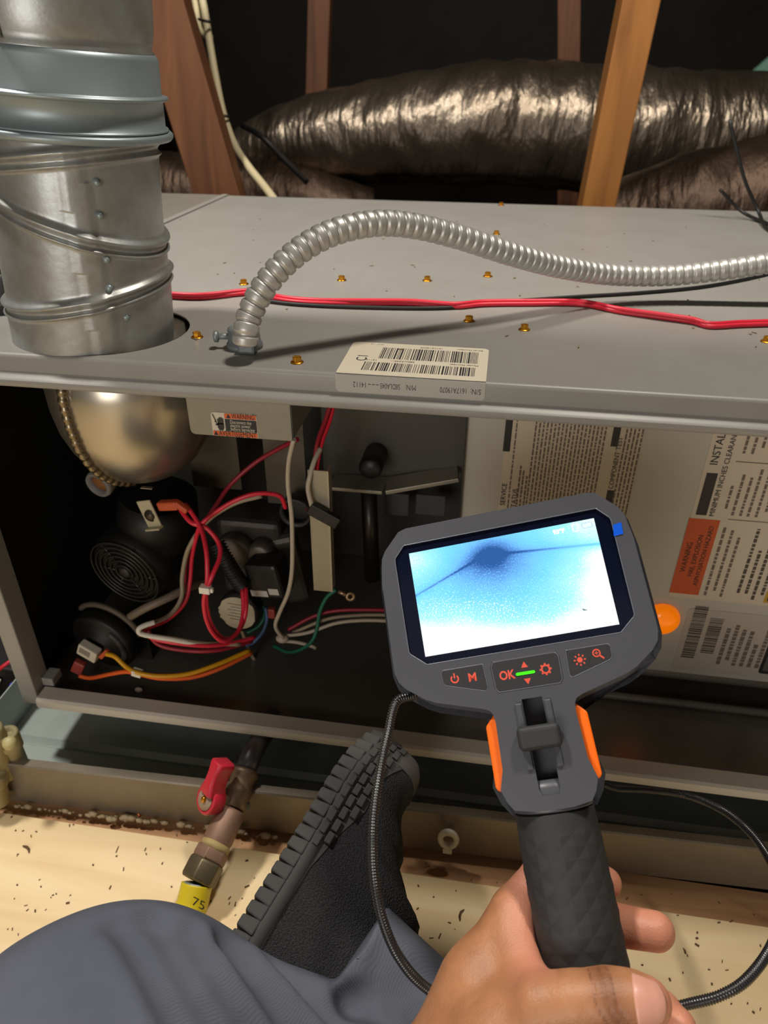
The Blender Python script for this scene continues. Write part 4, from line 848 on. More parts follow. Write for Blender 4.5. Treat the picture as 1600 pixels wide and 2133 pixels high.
# brightness: dark knot near the top, bright lower left and right edge
lum = mth('ADD', .50, mth('MULTIPLY', gauss(.02, .02, .50, .42), .62))
lum = mth('ADD', lum, mth('MULTIPLY', gauss(1.06, .30, .30, .62), .60)); lum = mth('ADD', lum, mth('MULTIPLY', gauss(.02, .92, .16, .22), .36))
lum = mth('ADD', lum, mth('MULTIPLY', gauss(.62, .0, .55, .16), .30)); lum = mth('ADD', lum, mth('MULTIPLY', gauss(1.0, 1.0, .28, .16), .25))
lum = mth('SUBTRACT', lum, mth('MULTIPLY', gauss(.43, .84, .105, .13), .46)); lum = mth('SUBTRACT', lum, mth('MULTIPLY', gauss(.44, .70, .24, .24), .30))
# the weld seam: rises from the left to the knot, then runs flat to the right
seam = mth('ADD', mth('ADD', .58, mth('MULTIPLY', mth('MINIMUM', U, .40), .66)), mth('MULTIPLY', mth('MAXIMUM', mth('SUBTRACT', U, .40), 0.0), -.155))
dist = mth('SUBTRACT', V, seam); ln_ = mth('EXPONENT', mth('MULTIPLY', mth('MULTIPLY', dist, dist), -9000.0)); sh_ = mth('EXPONENT', mth('MULTIPLY', mth('MULTIPLY', dist, dist), -420.0))
lum = mth('SUBTRACT', lum, mth('MULTIPLY', ln_, .30)); lum = mth('SUBTRACT', lum, mth('MULTIPLY', sh_, .10))
spk = mth('MULTIPLY', mth('SUBTRACT', mth('GREATER_THAN', ns, .60), .12), mth('ADD', .03, mth('MULTIPLY', gauss(.28, .30, .40, .40), .30)))
lum = mth('ADD', lum, spk); lum = mth('ADD', lum, mth('MULTIPLY', mth('SUBTRACT', nb, .5), .16)); lum = mth('ADD', lum, mth('MULTIPLY', mth('SUBTRACT', ns, .5), .18))
rp = nt.nodes.new('ShaderNodeValToRGB'); cr = rp.color_ramp
for pos, c in ((0.0, '#2f5c9e'), (.20, '#5c96de'), (.36, '#74c0f6'), (.54, '#7ad6fc'), (.78, '#a4f0ff'), (.97, '#ffffff'), (1.0, '#ffffff')):
    el = cr.elements.new(pos) if pos not in (0.0, 1.0) else cr.elements[0 if pos == 0 else -1]; el.color = lin(c)
L(lum, rp.inputs[0]); L(rp.outputs[0], em.inputs[0])
mb = MB().quad(D(0, 0, -1.2), DX*.001, DY*.001, -55, 55, -31, 31); scr_o = mb.build('display', sm_, dev, label='lit screen showing a pale blue view inside a tube with a dark knot')
uvl = scr_o.data.uv_layers.new(name='UVMap')
for lp_ in scr_o.data.loops:
    uvl.data[lp_.index].uv = ((0, 0), (1, 0), (1, 1), (0, 1))[lp_.vertex_index]
scr_w = mat('overlay_white', '#ffffff', .5, emit=('#f2ffff', .9)); scr_g = mat('overlay_grey', '#7d98a8', .5, emit=('#7da0b8', .5))
def dtext(t, s, x, y, m, z=.3, bold=0, sx=1, parent=dev, name='lettering', align='CENTER'): return text(t, s*.001, D(x, y, z), DX, DY, m, name=name, parent=parent, bold=bold*.001, sx=sx, align=align)
dtext('93°F', 3.6, 34, 27, scr_w, -1.05, .12, parent=scr_o)
def outline(poly, w, z, m, name, parent):
    mb = MB(); k = len(poly)
    for j in range(k):
        a, b = np.array(poly[j]), np.array(poly[(j+1) % k]); d_ = (b-a)/np.linalg.norm(b-a); q_ = np.array((-d_[1], d_[0]))*w/2
        mb.add([D(*(p), z) for p in (a-q_, b-q_, b+q_, a+q_)], [(0, 1, 2, 3)])
    return mb.build(name, m, parent)
outline(rrect(47.5, 53.2, 26.2, 29.2, .5, n=2), .3, -1.05, scr_g, 'battery_icon', scr_o)
outline(rrect(42, 45.2, 25.3, 29.6, .9, n=2), .35, -1.05, scr_w, 'card_icon', scr_o)
outline(rrect(-53.5, -49.5, 26.0, 28.8, .6, n=2), .2, -1.05, scr_g, 'camera_icon', scr_o)
MB().add([D(37.2, -19.0, -1.05), D(40.4, -20.6, -1.05), D(37.6, -20.2, -1.05)], [(0, 1, 2)]).build('screen_speck', mat('speck', '#5e7480', .6), scr_o)
# film tab
MB().prism([(64.2, 24.6), (69.0, 25.3), (68.6, 18.4), (63.2, 18.0)], D(0, 0, .25), DX*.001, DY*.001, DZ*.001, .3).build('film_tab', mat('film_blue', '#0a5be0', .3), dev, label='blue protective film pull tab')
# buttons
def button(poly, name, ins=.75, h=1.1, z=-1.2):
    s_ = 1 if area(poly) < 0 else -1; P = inset(poly, -ins*s_)
    return MB().prism(P, D(0, 0, z), DX*.001, DY*.001, DZ*.001, h+.25).build(name, btn_m, dev, .00045)
def split(poly, xc, side):
    P = []; n_ = len(poly); ok = lambda p: (p[0] <= xc) if side < 0 else (p[0] >= xc)
    for i in range(n_):
        a, b = poly[i], poly[(i+1) % n_]
        if ok(a): P.append(a)
        if ok(a) != ok(b): t = (xc-a[0])/(b[0]-a[0]); P.append((xc, a[1]+(b[1]-a[1])*t))
    return P
bl = [button(split(b1, -35.2, -1), 'button', .5), button(split(b1, -35.2, 1), 'button', .5), button(b2, 'button'), button(split(b3, 35.0, -1), 'button', .5), button(split(b3, 35.0, 1), 'button', .5)]
zi = .24
def arc(cx, cy, r, w, a0, a1, n=20):
    mb = MB(); t = np.radians(np.linspace(a0, a1, n)); v = [D(cx+q*math.cos(x), cy+q*math.sin(x), zi) for x in t for q in (r-w/2, r+w/2)]
    return mb.add(v, [(2*i, 2*i+1, 2*i+3, 2*i+2) for i in range(n-1)])
def dpoly(mb, P): return mb.add([D(x, y, zi) for x, y in P], [tuple(range(len(P)))])
def bline(mb, a, b, w):
    a, b = np.array(a, float), np.array(b, float); d_ = (b-a)/np.linalg.norm(b-a); q_ = np.array((-d_[1], d_[0]))*w/2; return dpoly(mb, [a-q_, b-q_, b+q_, a+q_])
m1 = arc(-40.2, -46.0, 2.0, .85, 130, 410); bline(m1, (-40.2, -45.7), (-40.2, -42.9), .8); m1.build('power_icon', icon, bl[0])
dtext('M', 6.6, -30.2, -46.8, icon, zi, .10, parent=bl[1]); dtext('OK', 6.8, -11.0, -48.7, icon, zi, .2, .85, parent=bl[2])
dpoly(MB(), [(-2.4, -45.9), (1.4, -45.9), (-.5, -42.6)]).build('up_arrow', icon, bl[2]); dpoly(MB(), [(-2.2, -52.0), (1.6, -52.0), (-.3, -55.2)]).build('down_arrow', icon, bl[2])
MB().prism(rrect(-6, 4.6, -49.7, -48.2, .7), D(0, 0, zi-.2), DX*.001, DY*.001, DZ*.001, .5).build('status_light', mat('green_led', '#3cff10', .4, emit=('#35ff08', .55)), bl[2], label='lit green status bar')
m1 = arc(10.6, -48.6, 2.1, .9, 0, 360, 28)
for a in np.arange(8)*PI/4: bline(m1, (10.6+2.4*math.cos(a), -48.6+2.4*math.sin(a)), (10.6+3.3*math.cos(a), -48.6+3.3*math.sin(a)), 1.0)
m1.build('gear_icon', icon, bl[2])
m1 = MB(); dpoly(m1, [(29.8+1.5*math.cos(t), -46.6+1.5*math.sin(t)) for t in np.arange(16)*PI/8])
for a in np.arange(8)*PI/4: bline(m1, (29.8+2.2*math.cos(a), -46.6+2.2*math.sin(a)), (29.8+3.3*math.cos(a), -46.6+3.3*math.sin(a)), .75)
m1.build('lamp_icon', icon, bl[3])
m1 = arc(39.3, -44.4, 1.9, .7, 0, 360, 24); bline(m1, (40.7, -45.8), (42.8, -47.9), .9); bline(m1, (38.3, -44.4), (40.3, -44.4), .5); bline(m1, (39.3, -43.4), (39.3, -45.4), .5); m1.build('zoom_icon', icon, bl[4])
# slider, rails, orange grips
dR = np.array([DX, DY, DZ]).T
for sx0 in (-1, 1): MB().box((.0062, -.0995, -.0006), (.0098, -.0645, .0016), dR, D(0, 0)).build('rail', body_m, dev, .0006) if sx0 > 0 else MB().box((-.0098, -.0995, -.0006), (-.0062, -.0645, .0016), dR, D(0, 0)).build('rail', body_m, dev, .0006)
MB().box((-.0116, -.0895, .0), (.0116, -.0768, .0088), dR, D(0, 0)).build('slider', rub, dev, .003, seg=4)
MB().box((-.003, -.088, -.006), (.003, -.078, .001), dR, D(0, 0)).build('slider_stem', rub, dev)
for k in (-1, 1):
    P = [(20.0, -67.5), (22.0, -67.8), (28.0, -74.2), (28.6, -106.2), (27.4, -108.4), (25.4, -108.7), (22.0, -104), (20.6, -96), (19.6, -80)]
    if k < 0: P = [(-x, y) for x, y in P[::-1]]
    MB().prism(P, D(0, 0, -21), DX*.001, DY*.001, DZ*.001, 17.5).build('side_grip', org, dev, .0012, label='bright orange side grip')
# rubber handle with diamond facets
n, m = 120, 150; R_ = []
for i in range(m):
    y = -120.8-(119)*i/(m-1); row = []
    e_ = min(1, (abs(y+120.8)/2.2+.93)) if y > -126 else 1
    bul = 1+.035*math.sin((y+122)/-95*PI) if y > -217 else 1
    for j in range(n):
        t = j*2*PI/n; a_ = t*19/12.0; b_ = y/12.0
        u_ = (a_+b_) % 1; v_ = (a_-b_) % 1; hgt = 1-max(abs(u_-.5), abs(v_-.5))*2
        fade = min(1, max(0, (-127-y)/6)); r_ = (1+.0*y)+0
        k_ = hgt*.55*fade
        row.append(D((21.5*bul*e_+k_)*math.cos(t), y-.8*(1+math.sin(t)), -17.6+(17.0*bul*e_+k_)*math.sin(t)))
    R_.append(row)
hd = MB().rings(R_, smooth=False).build('handle', rub, dev)
MB().rings([[D(a_*math.cos(t), y-.8*(1+math.sin(t)), -17.6+c_*math.sin(t)) for t in np.arange(64)*2*PI/64] for y, a_, c_ in ((-104, 19.5, 15.0), (-108, 21.2, 16.9), (-113, 21.7, 17.4), (-119.6, 21.8, 17.5), (-120.3, 21.5, 17.2), (-120.6, 20.0, 16.0))]).build('collar', body_m, dev)
def bead(poly, z, r, name, m, closed=True):
    pts = [D(p[0], p[1], z) for p in poly]
    if closed: pts = pts+pts[:2]
    P = resample(np.array(pts), .0009); MB().tube(P, r, 6).build(name, m, dev)
edge_m = mat('edge_sheen', '#7d808c', .28, .2)  # thin pale beads paint in the bright highlights along the housing edges
hp = inset(outl, -2.9*sg); i0 = 12; bead([hp[(k) % len(hp)] for k in range(-i0, i0+1)], -.62, .00034, 'rim_highlight', edge_m, False)
bead(glass, -.02, .00026, 'glass_highlight', edge_m)
for q in (b1, b2, b3): bead(q, -.02, .00022, 'button_highlight', edge_m)
# the probe cable: from the lower left corner, round behind the hand, back up into the furnace
cp = [D(-62, -40, -16), D(-66, -50, -15), dep(826, 1462, .420), dep(808, 1530, .412), dep(793, 1600, .405), dep(780, 1690, .397), dep(777, 1770, .392), dep(783, 1850, .388), dep(800, 1925, .386), dep(832, 1995, .387), dep(885, 2055, .392),
      dep(980, 2110, .402), dep(1090, 2140, .412), dep(1220, 2140, .41), dep(1330, 2118, .395), dep(1425, 2094, .385), dep(1500, 2074, .378), dep(1560, 2036, .382), dep(1612, 1960, .40), dep(1632, 1870, .44), dep(1608, 1800, .475), dep(1566, 1738, .505), dep(1505, 1688, .54),
      dep(1430, 1657, .575), dep(1350, 1646, .596), dep(1275, 1640, .603), dep(1215, 1605, .603), dep(1180, 1548, .610), dep(1150, 1495, .645), dep(1110, 1440, .672), dep(1060, 1395, .678), dep(990, 1360, .68), dep(920, 1330, .70)]
P = resample(catmull(cp, 14), .00038); w_ = (np.arange(len(P))*.00038/.0015) % 1
MB().tube(P, .00262+.00034*np.sin(w_*2*PI), 12).build('probe_cable', mat('cable_black', '#232325', .28, 0, spec=.8), dev)
MB().lathe(D(-62, -40, -16), D(-66, -50, -15)-D(-62, -40, -16), [(0, .005), (.006, .0048), (.009, .0036), (.0092, .002)], 16).build('cable_gland', body_m, dev)
# ------------------------------------------------------------------ the person: hand, trousers, shoe
per = empty('person', dep(500, 2500, .36), 'person in grey trousers and black shoe sitting with bent legs, left hand gripping the camera', 'person')
def skin_mat():
    m = bpy.data.materials.new('skin'); m.use_nodes = True; nt = m.node_tree; b = nt.nodes['Principled BSDF']; L = nt.links.new
    a = nt.nodes.new('ShaderNodeAttribute'); a.attribute_name = 'palm'
    tc = nt.nodes.new('ShaderNodeTexCoord'); n = nt.nodes.new('ShaderNodeTexNoise'); n.inputs['Scale'].default_value = 55; n.inputs['Detail'].default_value = 4; L(tc.outputs['Object'], n.inputs['Vector'])
    r = nt.nodes.new('ShaderNodeValToRGB'); r.color_ramp.elements[0].position = .3; r.color_ramp.elements[1].position = .7; r.color_ramp.elements[0].color = lin('#a26d4b'); r.color_ramp.elements[1].color = lin('#b88159'); L(n.outputs['Fac'], r.inputs[0])
    mx = nt.nodes.new('ShaderNodeMix'); mx.data_type = 'RGBA'; L(a.outputs['Fac'], mx.inputs[0]); L(r.outputs[0], mx.inputs[6]); mx.inputs[7].default_value = lin('#d58e74')
    a2 = nt.nodes.new('ShaderNodeAttribute'); a2.attribute_name = 'knuckle'; mx2 = nt.nodes.new('ShaderNodeMix'); mx2.data_type = 'RGBA'; L(a2.outputs['Fac'], mx2.inputs[0]); L(mx.outputs[2], mx2.inputs[6]); mx2.inputs[7].default_value = lin('#77482f'); L(mx2.outputs[2], b.inputs['Base Color'])
    b.inputs['Roughness'].default_value = .5; b.inputs['Subsurface Weight'].default_value = .12; b.inputs['Subsurface Scale'].default_value = .004; b.inputs['Subsurface Radius'].default_value = (1, .35, .2)
    v = nt.nodes.new('ShaderNodeTexVoronoi'); v.inputs['Scale'].default_value = 900; L(tc.outputs['Object'], v.inputs['Vector'])
    n2 = nt.nodes.new('ShaderNodeTexNoise'); n2.inputs['Scale'].default_value = 160; n2.inputs['Detail'].default_value = 5; L(tc.outputs['Object'], n2.inputs['Vector'])
    ad = nt.nodes.new('ShaderNodeMath'); ad.operation = 'MULTIPLY_ADD'; ad.inputs[1].default_value = .35; L(v.outputs['Distance'], ad.inputs[0]); L(n2.outputs['Fac'], ad.inputs[2])
    bp = nt.nodes.new('ShaderNodeBump'); bp.inputs['Strength'].default_value = .4; bp.inputs['Distance'].default_value = .0008; L(ad.outputs[0], bp.inputs['Height']); L(bp.outputs[0], b.inputs['Normal']); return m
skin = skin_mat()
def chain(p, pts, k=4.0):
    d = None
    for (a, ra), (b, rb) in zip(pts[:-1], pts[1:]):
        q = cap_sdf(p, a, b, ra, rb); d = q if d is None else smin(d, q, k)
    return d
TH = [((-50, -222, 2), 18), ((-24, -206.5, 9), 14.2), ((-8, -204, 13.5), 12.2), ((8, -204, 14.5), 12.4), ((19, -205.5, 15), 11.4), ((26.0, -206.5, 14.5), 9.9)]
IX = [((-30, -172, -36), 13), ((-13, -158, -47), 10.5), ((8, -160, -50), 9.6), ((20, -167, -45), 8.6)]
MD = [((-36, -186, -42), 13), ((-14, -184, -53), 11.5), ((14, -187.5, -49), 11.4), ((40, -191.5, -38), 10.2)]
RG = [((-44, -202, -42), 13), ((-14, -208, -55), 11), ((18, -220, -46), 10.2), ((33, -225, -26), 9.6), ((38, -226, -10), 9.0)]
PK = [((-54, -220, -38), 13), ((-18, -230, -50), 9.8), ((10, -236, -42), 9.2), ((22, -238, -24), 8.4)]
def hand_f(p):
    palm = chain(p, [((-84, -252, -17), 27), ((-56, -206, -24), 21), ((-34, -176, -33), 13.2)], 12)
    palm = smin(palm, chain(p, [((-84, -252, -17), 26), ((-66, -226, -30), 22), ((-50, -208, -38), 15)], 10), 12)
    palm = smin(palm, cap_sdf(p, (-33, -178, -28), (-30, -197, -6), 8.5, 10.5), 14)
    palm = smin(palm, cap_sdf(p, (-78, -248, -10), (-48, -221, 2), 24, 19), 14)
    palm = smin(palm, cap_sdf(p, (-84, -252, -17), (-150, -352, -34), 27, 34), 16)
    th = chain(p, TH, 7); d = smin(palm, th, 9)
    # knuckle creases on the thumb
    x = p[:, 0]+.20*(p[:, 1]+204); g_ = np.where((p[:, 2] > 12) & (p[:, 0] > -14) & (p[:, 0] < 24), 1, 0)
    for c, a_ in ((3.2, .55), (8.2, .7), (12.0, .45), (-2, .25)): d = d+g_*a_*np.exp(-((x-c-.8*np.sin(p[:, 1]*.35))/.75)**2)
    fg = chain(p, IX, 4)
    for c in (MD, RG, PK): fg = smin(fg, chain(p, c, 4), 1.2)
    d = smin(d, fg, 4.5)
    # creases of the thumb web
    for (a, b, w_, dp_) in (((-30, -193, 8), (-70, -222, 14), 1.2, .9), ((-34, -188, 4), (-62, -204, 8), 1.0, .7), ((-30, -224, 22), (-52, -240, 22), 1.2, .8), ((-22, -219, 24), (-30, -236, 22), 1.0, .6)):
        d = d+dp_*np.exp(-(np.maximum(cap_sdf(p, a, b, .1, .1), 0)/w_)**2)
    # grip: skin stops at the rubber
    hx = np.sqrt((p[:, 0]/22.4)**2+((p[:, 2]+17.6)/18.0)**2); hc = (hx-1)*18.5; hc = np.where(p[:, 1] < -122, hc, 50)
    return smax(d, -hc, 1.5)
P, F = surface_net(hand_f, (-190, -370, -82), (58, -140, 34), 1.15)
vx = np.clip((P[:, 0]+42)/16, 0, 1)*np.clip((20-P[:, 2])/18, 0, 1)           # palm side of hand and fingers
vx = np.where(P[:, 0] > -12, np.clip((40+P[:, 2]*-1.0)/30, .25, .8)*np.clip((P[:, 0]+5)/30, .2, 1), vx*.9)
thd = np.where((P[:, 2] > -2) & (P[:, 1] > -222) & (P[:, 0] > -14), 1, 0); vx = np.where(thd > 0, np.clip((P[:, 0]-24)/10, 0, .75), vx)
Wp = DO+(P@np.stack([DX, DY, DZ]))*.001
hand = mesh_obj('hand_and_forearm', Wp, F[:, ::-1] if False else F, skin, per)
at_ = hand.data.attributes.new('palm', 'FLOAT', 'POINT'); at_.data.foreach_set('value', vx.astype(np.float32))
kn = .75*np.exp(-((P[:, 0]-9+.2*(P[:, 1]+204))/6.0)**2)*np.clip((P[:, 2]-6)/10, 0, 1)*np.where(P[:, 1] > -222, 1, 0)
for c in (3.2, 8.2, 12.0): kn = np.maximum(kn, .95*np.exp(-((P[:, 0]+.20*(P[:, 1]+204)-c-.8*np.sin(P[:, 1]*.35))/.55)**2)*np.where((P[:, 2] > 14) & (P[:, 1] > -216), 1, 0))
a3 = hand.data.attributes.new('knuckle', 'FLOAT', 'POINT'); a3.data.foreach_set('value', kn.astype(np.float32))
# thumb nail: a thin shell over the end of the thumb
TA, TB = np.array(TH[4][0], float), np.array(TH[5][0], float); ta = (TB-TA)/np.linalg.norm(TB-TA); tn = np.array((.12, .34, .93)); tn -= ta*(tn@ta); tn /= np.linalg.norm(tn); tb = np.cross(ta, tn)
def out_to_skin(o, d):
    "distance from a point inside the thumb out to the skin along d"
    lo_, hi_ = 2.0, 20.0
    for _ in range(24):
        m_ = (lo_+hi_)/2
        if float(hand_f((o+d*m_)[None].astype(np.float32))[0]) < 0: lo_ = m_
        else: hi_ = m_
    return lo_
rows = []
for i in range(17):
    s_ = i/16; row = []
    for j in range(19):
        a_ = (j/18-.5)*2; lenx = -2.0+14.5*s_+1.6*a_*a_*(1-s_)-3.0*a_*a_*s_
        ang = a_*math.radians(58)*(1-.12*s_); base_ = min(lenx, 6.0); el = math.radians(max(0, lenx-6.0)*6.2)
        dr = (tn*math.cos(ang)+tb*math.sin(ang))*math.cos(el)+ta*math.sin(el); o_ = TA+ta*base_
        q = o_+dr*(out_to_skin(o_, dr)+.45-(.6 if i == 0 or abs(a_) > .99 else 0)); row.append(DO+(DX*q[0]+DY*q[1]+DZ*q[2])*.001)
    rows.append(row)
nail = MB().rings(rows, False, (False, False)).build('thumbnail', mat('nail', '#d49a86', .38, coat=.1), per)
sm__ = nail.modifiers.new('thick', 'SOLIDIFY'); sm__.thickness = .0005

# trousers
cloth = bpy.data.materials.new('trouser_cloth'); cloth.use_nodes = True; nt = cloth.node_tree; b = nt.nodes['Principled BSDF']; L = nt.links.new
b.inputs['Roughness'].default_value = .85; b.inputs['Sheen Weight'].default_value = .0; b.inputs['Specular IOR Level'].default_value = .2
tc = nt.nodes.new('ShaderNodeTexCoord'); n = nt.nodes.new('ShaderNodeTexNoise'); n.inputs['Scale'].default_value = 14; n.inputs['Detail'].default_value = 8; L(tc.outputs['Object'], n.inputs['Vector'])
r = nt.nodes.new('ShaderNodeValToRGB'); r.color_ramp.elements[0].position = .3; r.color_ramp.elements[1].position = .7; r.color_ramp.elements[0].color = lin('#50545f'); r.color_ramp.elements[1].color = lin('#5f636e'); L(n.outputs['Fac'], r.inputs[0]); L(r.outputs[0], b.inputs['Base Color'])
mp = nt.nodes.new('ShaderNodeMapping'); mp.inputs['Rotation'].default_value = (.4, .6, .5); w = nt.nodes.new('ShaderNodeTexWave'); w.inputs['Scale'].default_value = 340; w.inputs['Distortion'].default_value = 1.2; w.inputs['Detail'].default_value = 1; L(tc.outputs['Object'], mp.inputs[0]); L(mp.outputs[0], w.inputs['Vector'])
bp = nt.nodes.new('ShaderNodeBump'); bp.inputs['Strength'].default_value = .28; bp.inputs['Distance'].default_value = .0004; L(w.outputs['Fac'], bp.inputs['Height']); L(bp.outputs[0], b.inputs['Normal'])
KN = dep(222, 2300, .375); SH = dep(700, 2418, .415); TG = dep(60, 3150, .30)
L2a = dep(835, 2105, .452); L2b = dep(1060, 2420, .42)
HM = dep(733, 2003, .43); hemN = (L2b-L2a)/np.linalg.norm(L2b-L2a)
hemN = hemN*.8+np.array(RT)*.25; hemN /= np.linalg.norm(hemN)
def legs_base(p):
    d = smin(cap_sdf(p, KN, SH, .0865, .082), cap_sdf(p, KN, TG, .0865, .092), .03)
    q = cap_sdf(p, L2a-hemN*.08, L2b, .0400, .058)
    q = np.maximum(q, -((p-HM.astype(np.float32))@hemN.astype(np.float32)))
    return d, q
def hit(u, v):
    "where the bare trouser shape meets a sight line, to seat a fold on the cloth"
    d_ = ray(u, v); L0 = np.linalg.norm(d_); t = .12
    for _ in range(80):
        x = (CAM+d_*t)[None].astype(np.float32); s_ = float(min(q[0] for q in legs_base(x))); t += s_*.8/L0
    return CAM+d_*t
FOLD = []
for pts, r_, sgn, wd in (([(322, 1908), (345, 1930), (376, 1985), (418, 2060), (462, 2140), (500, 2210)], 0, -1.25, 0.0090), ([(300, 1925), (338, 1985), (384, 2070), (425, 2150)], 0, 0.34, 0.0098), ([(372, 1935), (410, 1990), (455, 2065), (505, 2150)], 0, 0.25, 0.0109),
        ([(258, 1918), (285, 1950), (322, 2010), (356, 2075), (392, 2150)], 0, -1.06, 0.0090), ([(240, 1945), (275, 2005), (310, 2075), (340, 2150)], 0, 0.20, 0.0115),
        ([(398, 1938), (440, 2000), (500, 2090), (545, 2170)], 0, -0.81, 0.0094), ([(440, 1945), (495, 2010), (560, 2090), (610, 2160)], 0, 0.23, 0.0115), ([(480, 1962), (540, 2035), (600, 2120), (640, 2180)], 0, -0.75, 0.0094),
        ([(540, 1985), (610, 2055), (690, 2140)], 0, 0.20, 0.0103), ([(580, 2005), (650, 2070), (730, 2150)], 0, -0.75, 0.0087), ([(100, 2010), (160, 2070), (210, 2150)], 0, -0.25, 0.0232),
        ([(735, 2085), (790, 2065), (850, 2090), (900, 2140)], 0, -1.12, 0.0094), ([(770, 2125), (840, 2118), (900, 2170)], 0, 0.36, 0.0103), ([(690, 2060), (745, 2040), (800, 2045)], 0, 0.23, 0.0092), ([(800, 2000), (860, 2030), (930, 2030)], 0, -0.75, 0.0116)):
    FOLD.append(([hit(*q) for q in pts], sgn, wd))
def legs_f(p):
    d, q = legs_base(p)
    for pts, sgn, wd in FOLD:
        e_ = None
        for a, b_ in zip(pts[:-1], pts[1:]):
            c = cap_sdf(p, a, b_, 0, 0); e_ = c if e_ is None else np.minimum(e_, c)
        b_ = sgn*.0165*np.exp(-(e_/wd)**2); d = d-b_; q = q-b_*.6
    d = d+.0011*np.sin(p[:, 0]*60+1.3*np.sin(p[:, 1]*45))*np.sin(p[:, 2]*40+p[:, 1]*30)
    d = smin(d, q, .004)
    return np.maximum(d, ZF+.001-p[:, 2])
lo = np.minimum.reduce([KN-.13, SH-.11, L2b-.09, dep(60, 2700, .33)-.05]); hi = np.maximum.reduce([KN+.11, SH+.11, L2b+.09, L2a+.06])
P, F = surface_net(legs_f, lo, hi, .0024)
mesh_obj('trousers', P, F, cloth, per)
# hem stitching band
# ------------------------------------------------------------------ the shoe
shoe_g = mat('shoe_rubber', '#3c3b3b', .75, 0, (40, .35), (500, .2, .0005), tone2='#2c2b2b')
knit = bpy.data.materials.new('shoe_knit'); knit.use_nodes = True; nt = knit.node_tree; b = nt.nodes['Principled BSDF']; b.inputs['Base Color'].default_value = lin('#2c2c2e'); b.inputs['Roughness'].default_value = .9; b.inputs['Specular IOR Level'].default_value = .2
tc = nt.nodes.new('ShaderNodeTexCoord'); v = nt.nodes.new('ShaderNodeTexVoronoi'); v.inputs['Scale'].default_value = 900; bp = nt.nodes.new('ShaderNodeBump'); bp.inputs['Strength'].default_value = .9; bp.inputs['Distance'].default_value = .0008
r = nt.nodes.new('ShaderNodeValToRGB'); r.color_ramp.elements[0].color = lin('#3d3d3f'); r.color_ramp.elements[1].color = lin('#29292b'); r.color_ramp.elements[1].position = .6
nt.links.new(tc.outputs['Object'], v.inputs['Vector']); nt.links.new(v.outputs['Distance'], bp.inputs['Height']); nt.links.new(bp.outputs[0], b.inputs['Normal']); nt.links.new(v.outputs['Distance'], r.inputs[0]); nt.links.new(r.outputs[0], b.inputs['Base Color'])
HE, TO = dep(484, 2006, .475), dep(772, 1540, .600)
SX = TO-HE; SL = np.linalg.norm(SX); SX /= SL; mid = (HE+TO)/2
SZ = CAM-mid; SZ -= SX*(SZ@SX); SZ /= np.linalg.norm(SZ); SY = np.cross(SZ, SX)
if SY@RT < 0: SY = -SY
a_ = math.radians(9); SY, SZ = SY*math.cos(a_)+SZ*math.sin(a_), SZ*math.cos(a_)-SY*math.sin(a_)      # shows a little of the tread
def SP(x, y, z): return HE+SX*x+SY*y+SZ*z
def hgt(x): return np.interp(x/SL, [-.1, .0, .1, .25, .42, .55, .70, .82, .92, .98, 1.0], [.096, .100, .104, .104, .094, .074, .0560, .049, .045, .036, .024])
def wid(x): return np.interp(x/SL, [-.1, -.05, 0, .1, .3, .5, .65, .8, .9, .96, 1.0], [.016, .026, .031, .034, .034, .037, .042, .0425, .036, .026, .010])
ST = .0155
def base(x): return .010*max(0, (x/SL-.70)/.30)**1.6         # toe spring
shoe = MB(); R_ = []
for x in np.linspace(-.025, SL, 64):
    h_, w_ = float(hgt(x)), float(wid(x)); row = []
    for t in np.linspace(0, PI, 36):
        c_, s_ = math.cos(t), math.sin(t); hw = 1-.30*min(1, max(0, (.55-x/SL)/.3))*s_
        wr = .0042*math.sin(x*150+2*s_)*s_*(1 if .35 < x/SL < .62 else .25)+.0020*math.sin(x*330+t*5)*(1 if x/SL < .6 else .2)
        row.append(SP(x, base(x)+ST*.85+(h_-ST*.85)*s_**.8+wr, w_*hw*(abs(c_)**.65)*(1 if c_ > 0 else -1)))
    R_.append(row)
sh = MB().rings(R_, False, (True, True)).build('shoe', knit, per, label='black knitted shoe upper with chunky lugged sole')
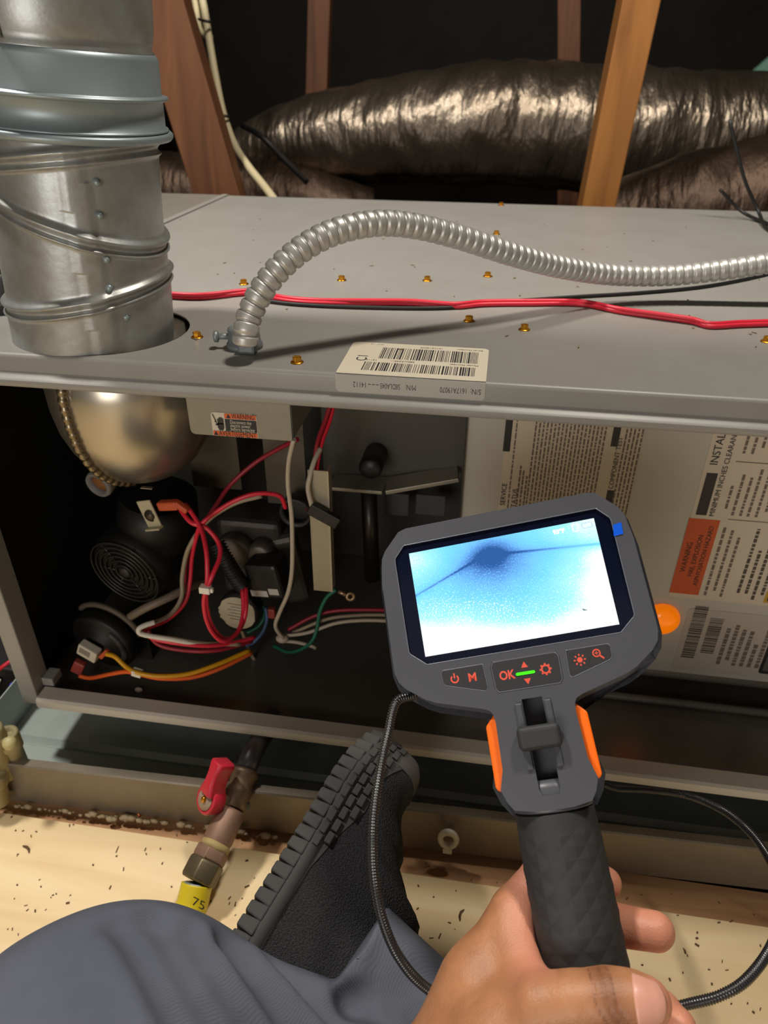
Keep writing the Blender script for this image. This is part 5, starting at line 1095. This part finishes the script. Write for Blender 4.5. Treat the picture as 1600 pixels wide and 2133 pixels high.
# rubber rand over toe and along the near side
rn = []
for x in np.linspace(-.02, SL+.001, 70):
    f = x/SL; top_ = np.interp(f, [-.1, .0, .2, .35, .5, .62, .75, .86, .93, 1.0], [.016, .016, .015, .016, .022, .030, .028, .034, .050, .05]); h_, w_ = float(hgt(x)), float(wid(x)); row = []
    for t in np.linspace(0, 1, 10):
        y = min(ST*.5+(top_-ST*.5)*t, h_); s_ = np.clip((y-ST*.85)/(h_-ST*.85), 0, 1)**(1/.8); tt = math.asin(min(1, s_)); c_ = math.cos(tt)
        hw = 1-.30*min(1, max(0, (.55-f)/.3))*s_
        row.append(SP(x, base(x)+y+.0006, w_*hw*c_**.65+.0018*(1-t*.6)))
    rn.append(row)
MB().rings(rn, False, (False, False)).build('rubber_rand', shoe_g, sh)
tc_ = MB(); R_ = []
for x in np.linspace(SL*.86, SL+.002, 18):
    h_, w_ = float(hgt(x)), float(wid(x)); row = []
    for t in np.linspace(0, PI, 30):
        c_, s_ = math.cos(t), math.sin(t); row.append(SP(x, base(x)+ST*.8+(h_-ST*.8)*s_**.8+.0012, (w_+.0012)*(abs(c_)**.65)*(1 if c_ > 0 else -1)))
    R_.append(row)
tc_.rings(R_, False, (True, True)).build('toe_cap', mat('toe_rubber', '#474443', .8, 0, (60, .3), tone2='#37342f'), sh)
R_ = []
for x in np.linspace(-.03, SL+.003, 60):
    w_ = float(wid(x))+.0022; row = []
    for z, y in ((-1, ST), (-1.03, ST*.6), (-1, .004), (-.8, .001), (0, 0), (.8, .001), (1, .004), (1.03, ST*.6), (1, ST)): row.append(SP(x, base(x)+y, w_*z))
    R_.append(row)
MB().rings(R_, True).build('sole', shoe_g, sh)
lm = None
for k in range(21):
    x = -.012+(SL+.006)*k/20.4; w_ = float(wid(x))+.0030
    for sd_ in (1, -1):
        o_ = MB(); b_ = base(x)
        v = [SP(x+i*.0052*(1-.25*(l == 0)), b_+(-.0056 if l == 0 else .0075), sd_*q) for l in (0, 1) for i, q in ((-1, w_*.62), (1, w_*.62), (1, w_+(.001 if l else -.001)), (-1, w_+(.001 if l else -.001)))]
        o_.add(v, [(3,2,1,0),(4,5,6,7),(0,1,5,4),(1,2,6,5),(2,3,7,6),(3,0,4,7)]).build('lug', shoe_g, sh, .0012)
for r_ in range(3):
    for k in range(11):
        x = SL*(.44+.05*k)+(.005 if r_ % 2 else 0); f = x/SL
        if f > .97: continue
        y0 = .0088+r_*.0068; top_ = np.interp(f, [.35, .5, .62, .75, .9], [.016, .022, .030, .030, .036])
        if y0+.005 > top_: continue
        w_ = float(wid(x)); h_ = float(hgt(x)); v = []
        for dz in (.0010, .0042):
            for i, y in ((-.8, y0), (.8, y0), (.8, y0+.0050), (-.8, y0+.0050)):
                s_ = np.clip((y-ST*.85)/(h_-ST*.85), 0, 1)**(1/.8); c_ = math.cos(math.asin(min(1, s_))); wv = float(wid(x+i*.0052))
                v.append(SP(x+i*.0052, base(x)+y, wv*c_**.65+dz))
        MB().add(v, [(3,2,1,0),(4,5,6,7),(0,1,5,4),(1,2,6,5),(2,3,7,6),(3,0,4,7)]).build('side_block', shoe_g, sh, .0008)
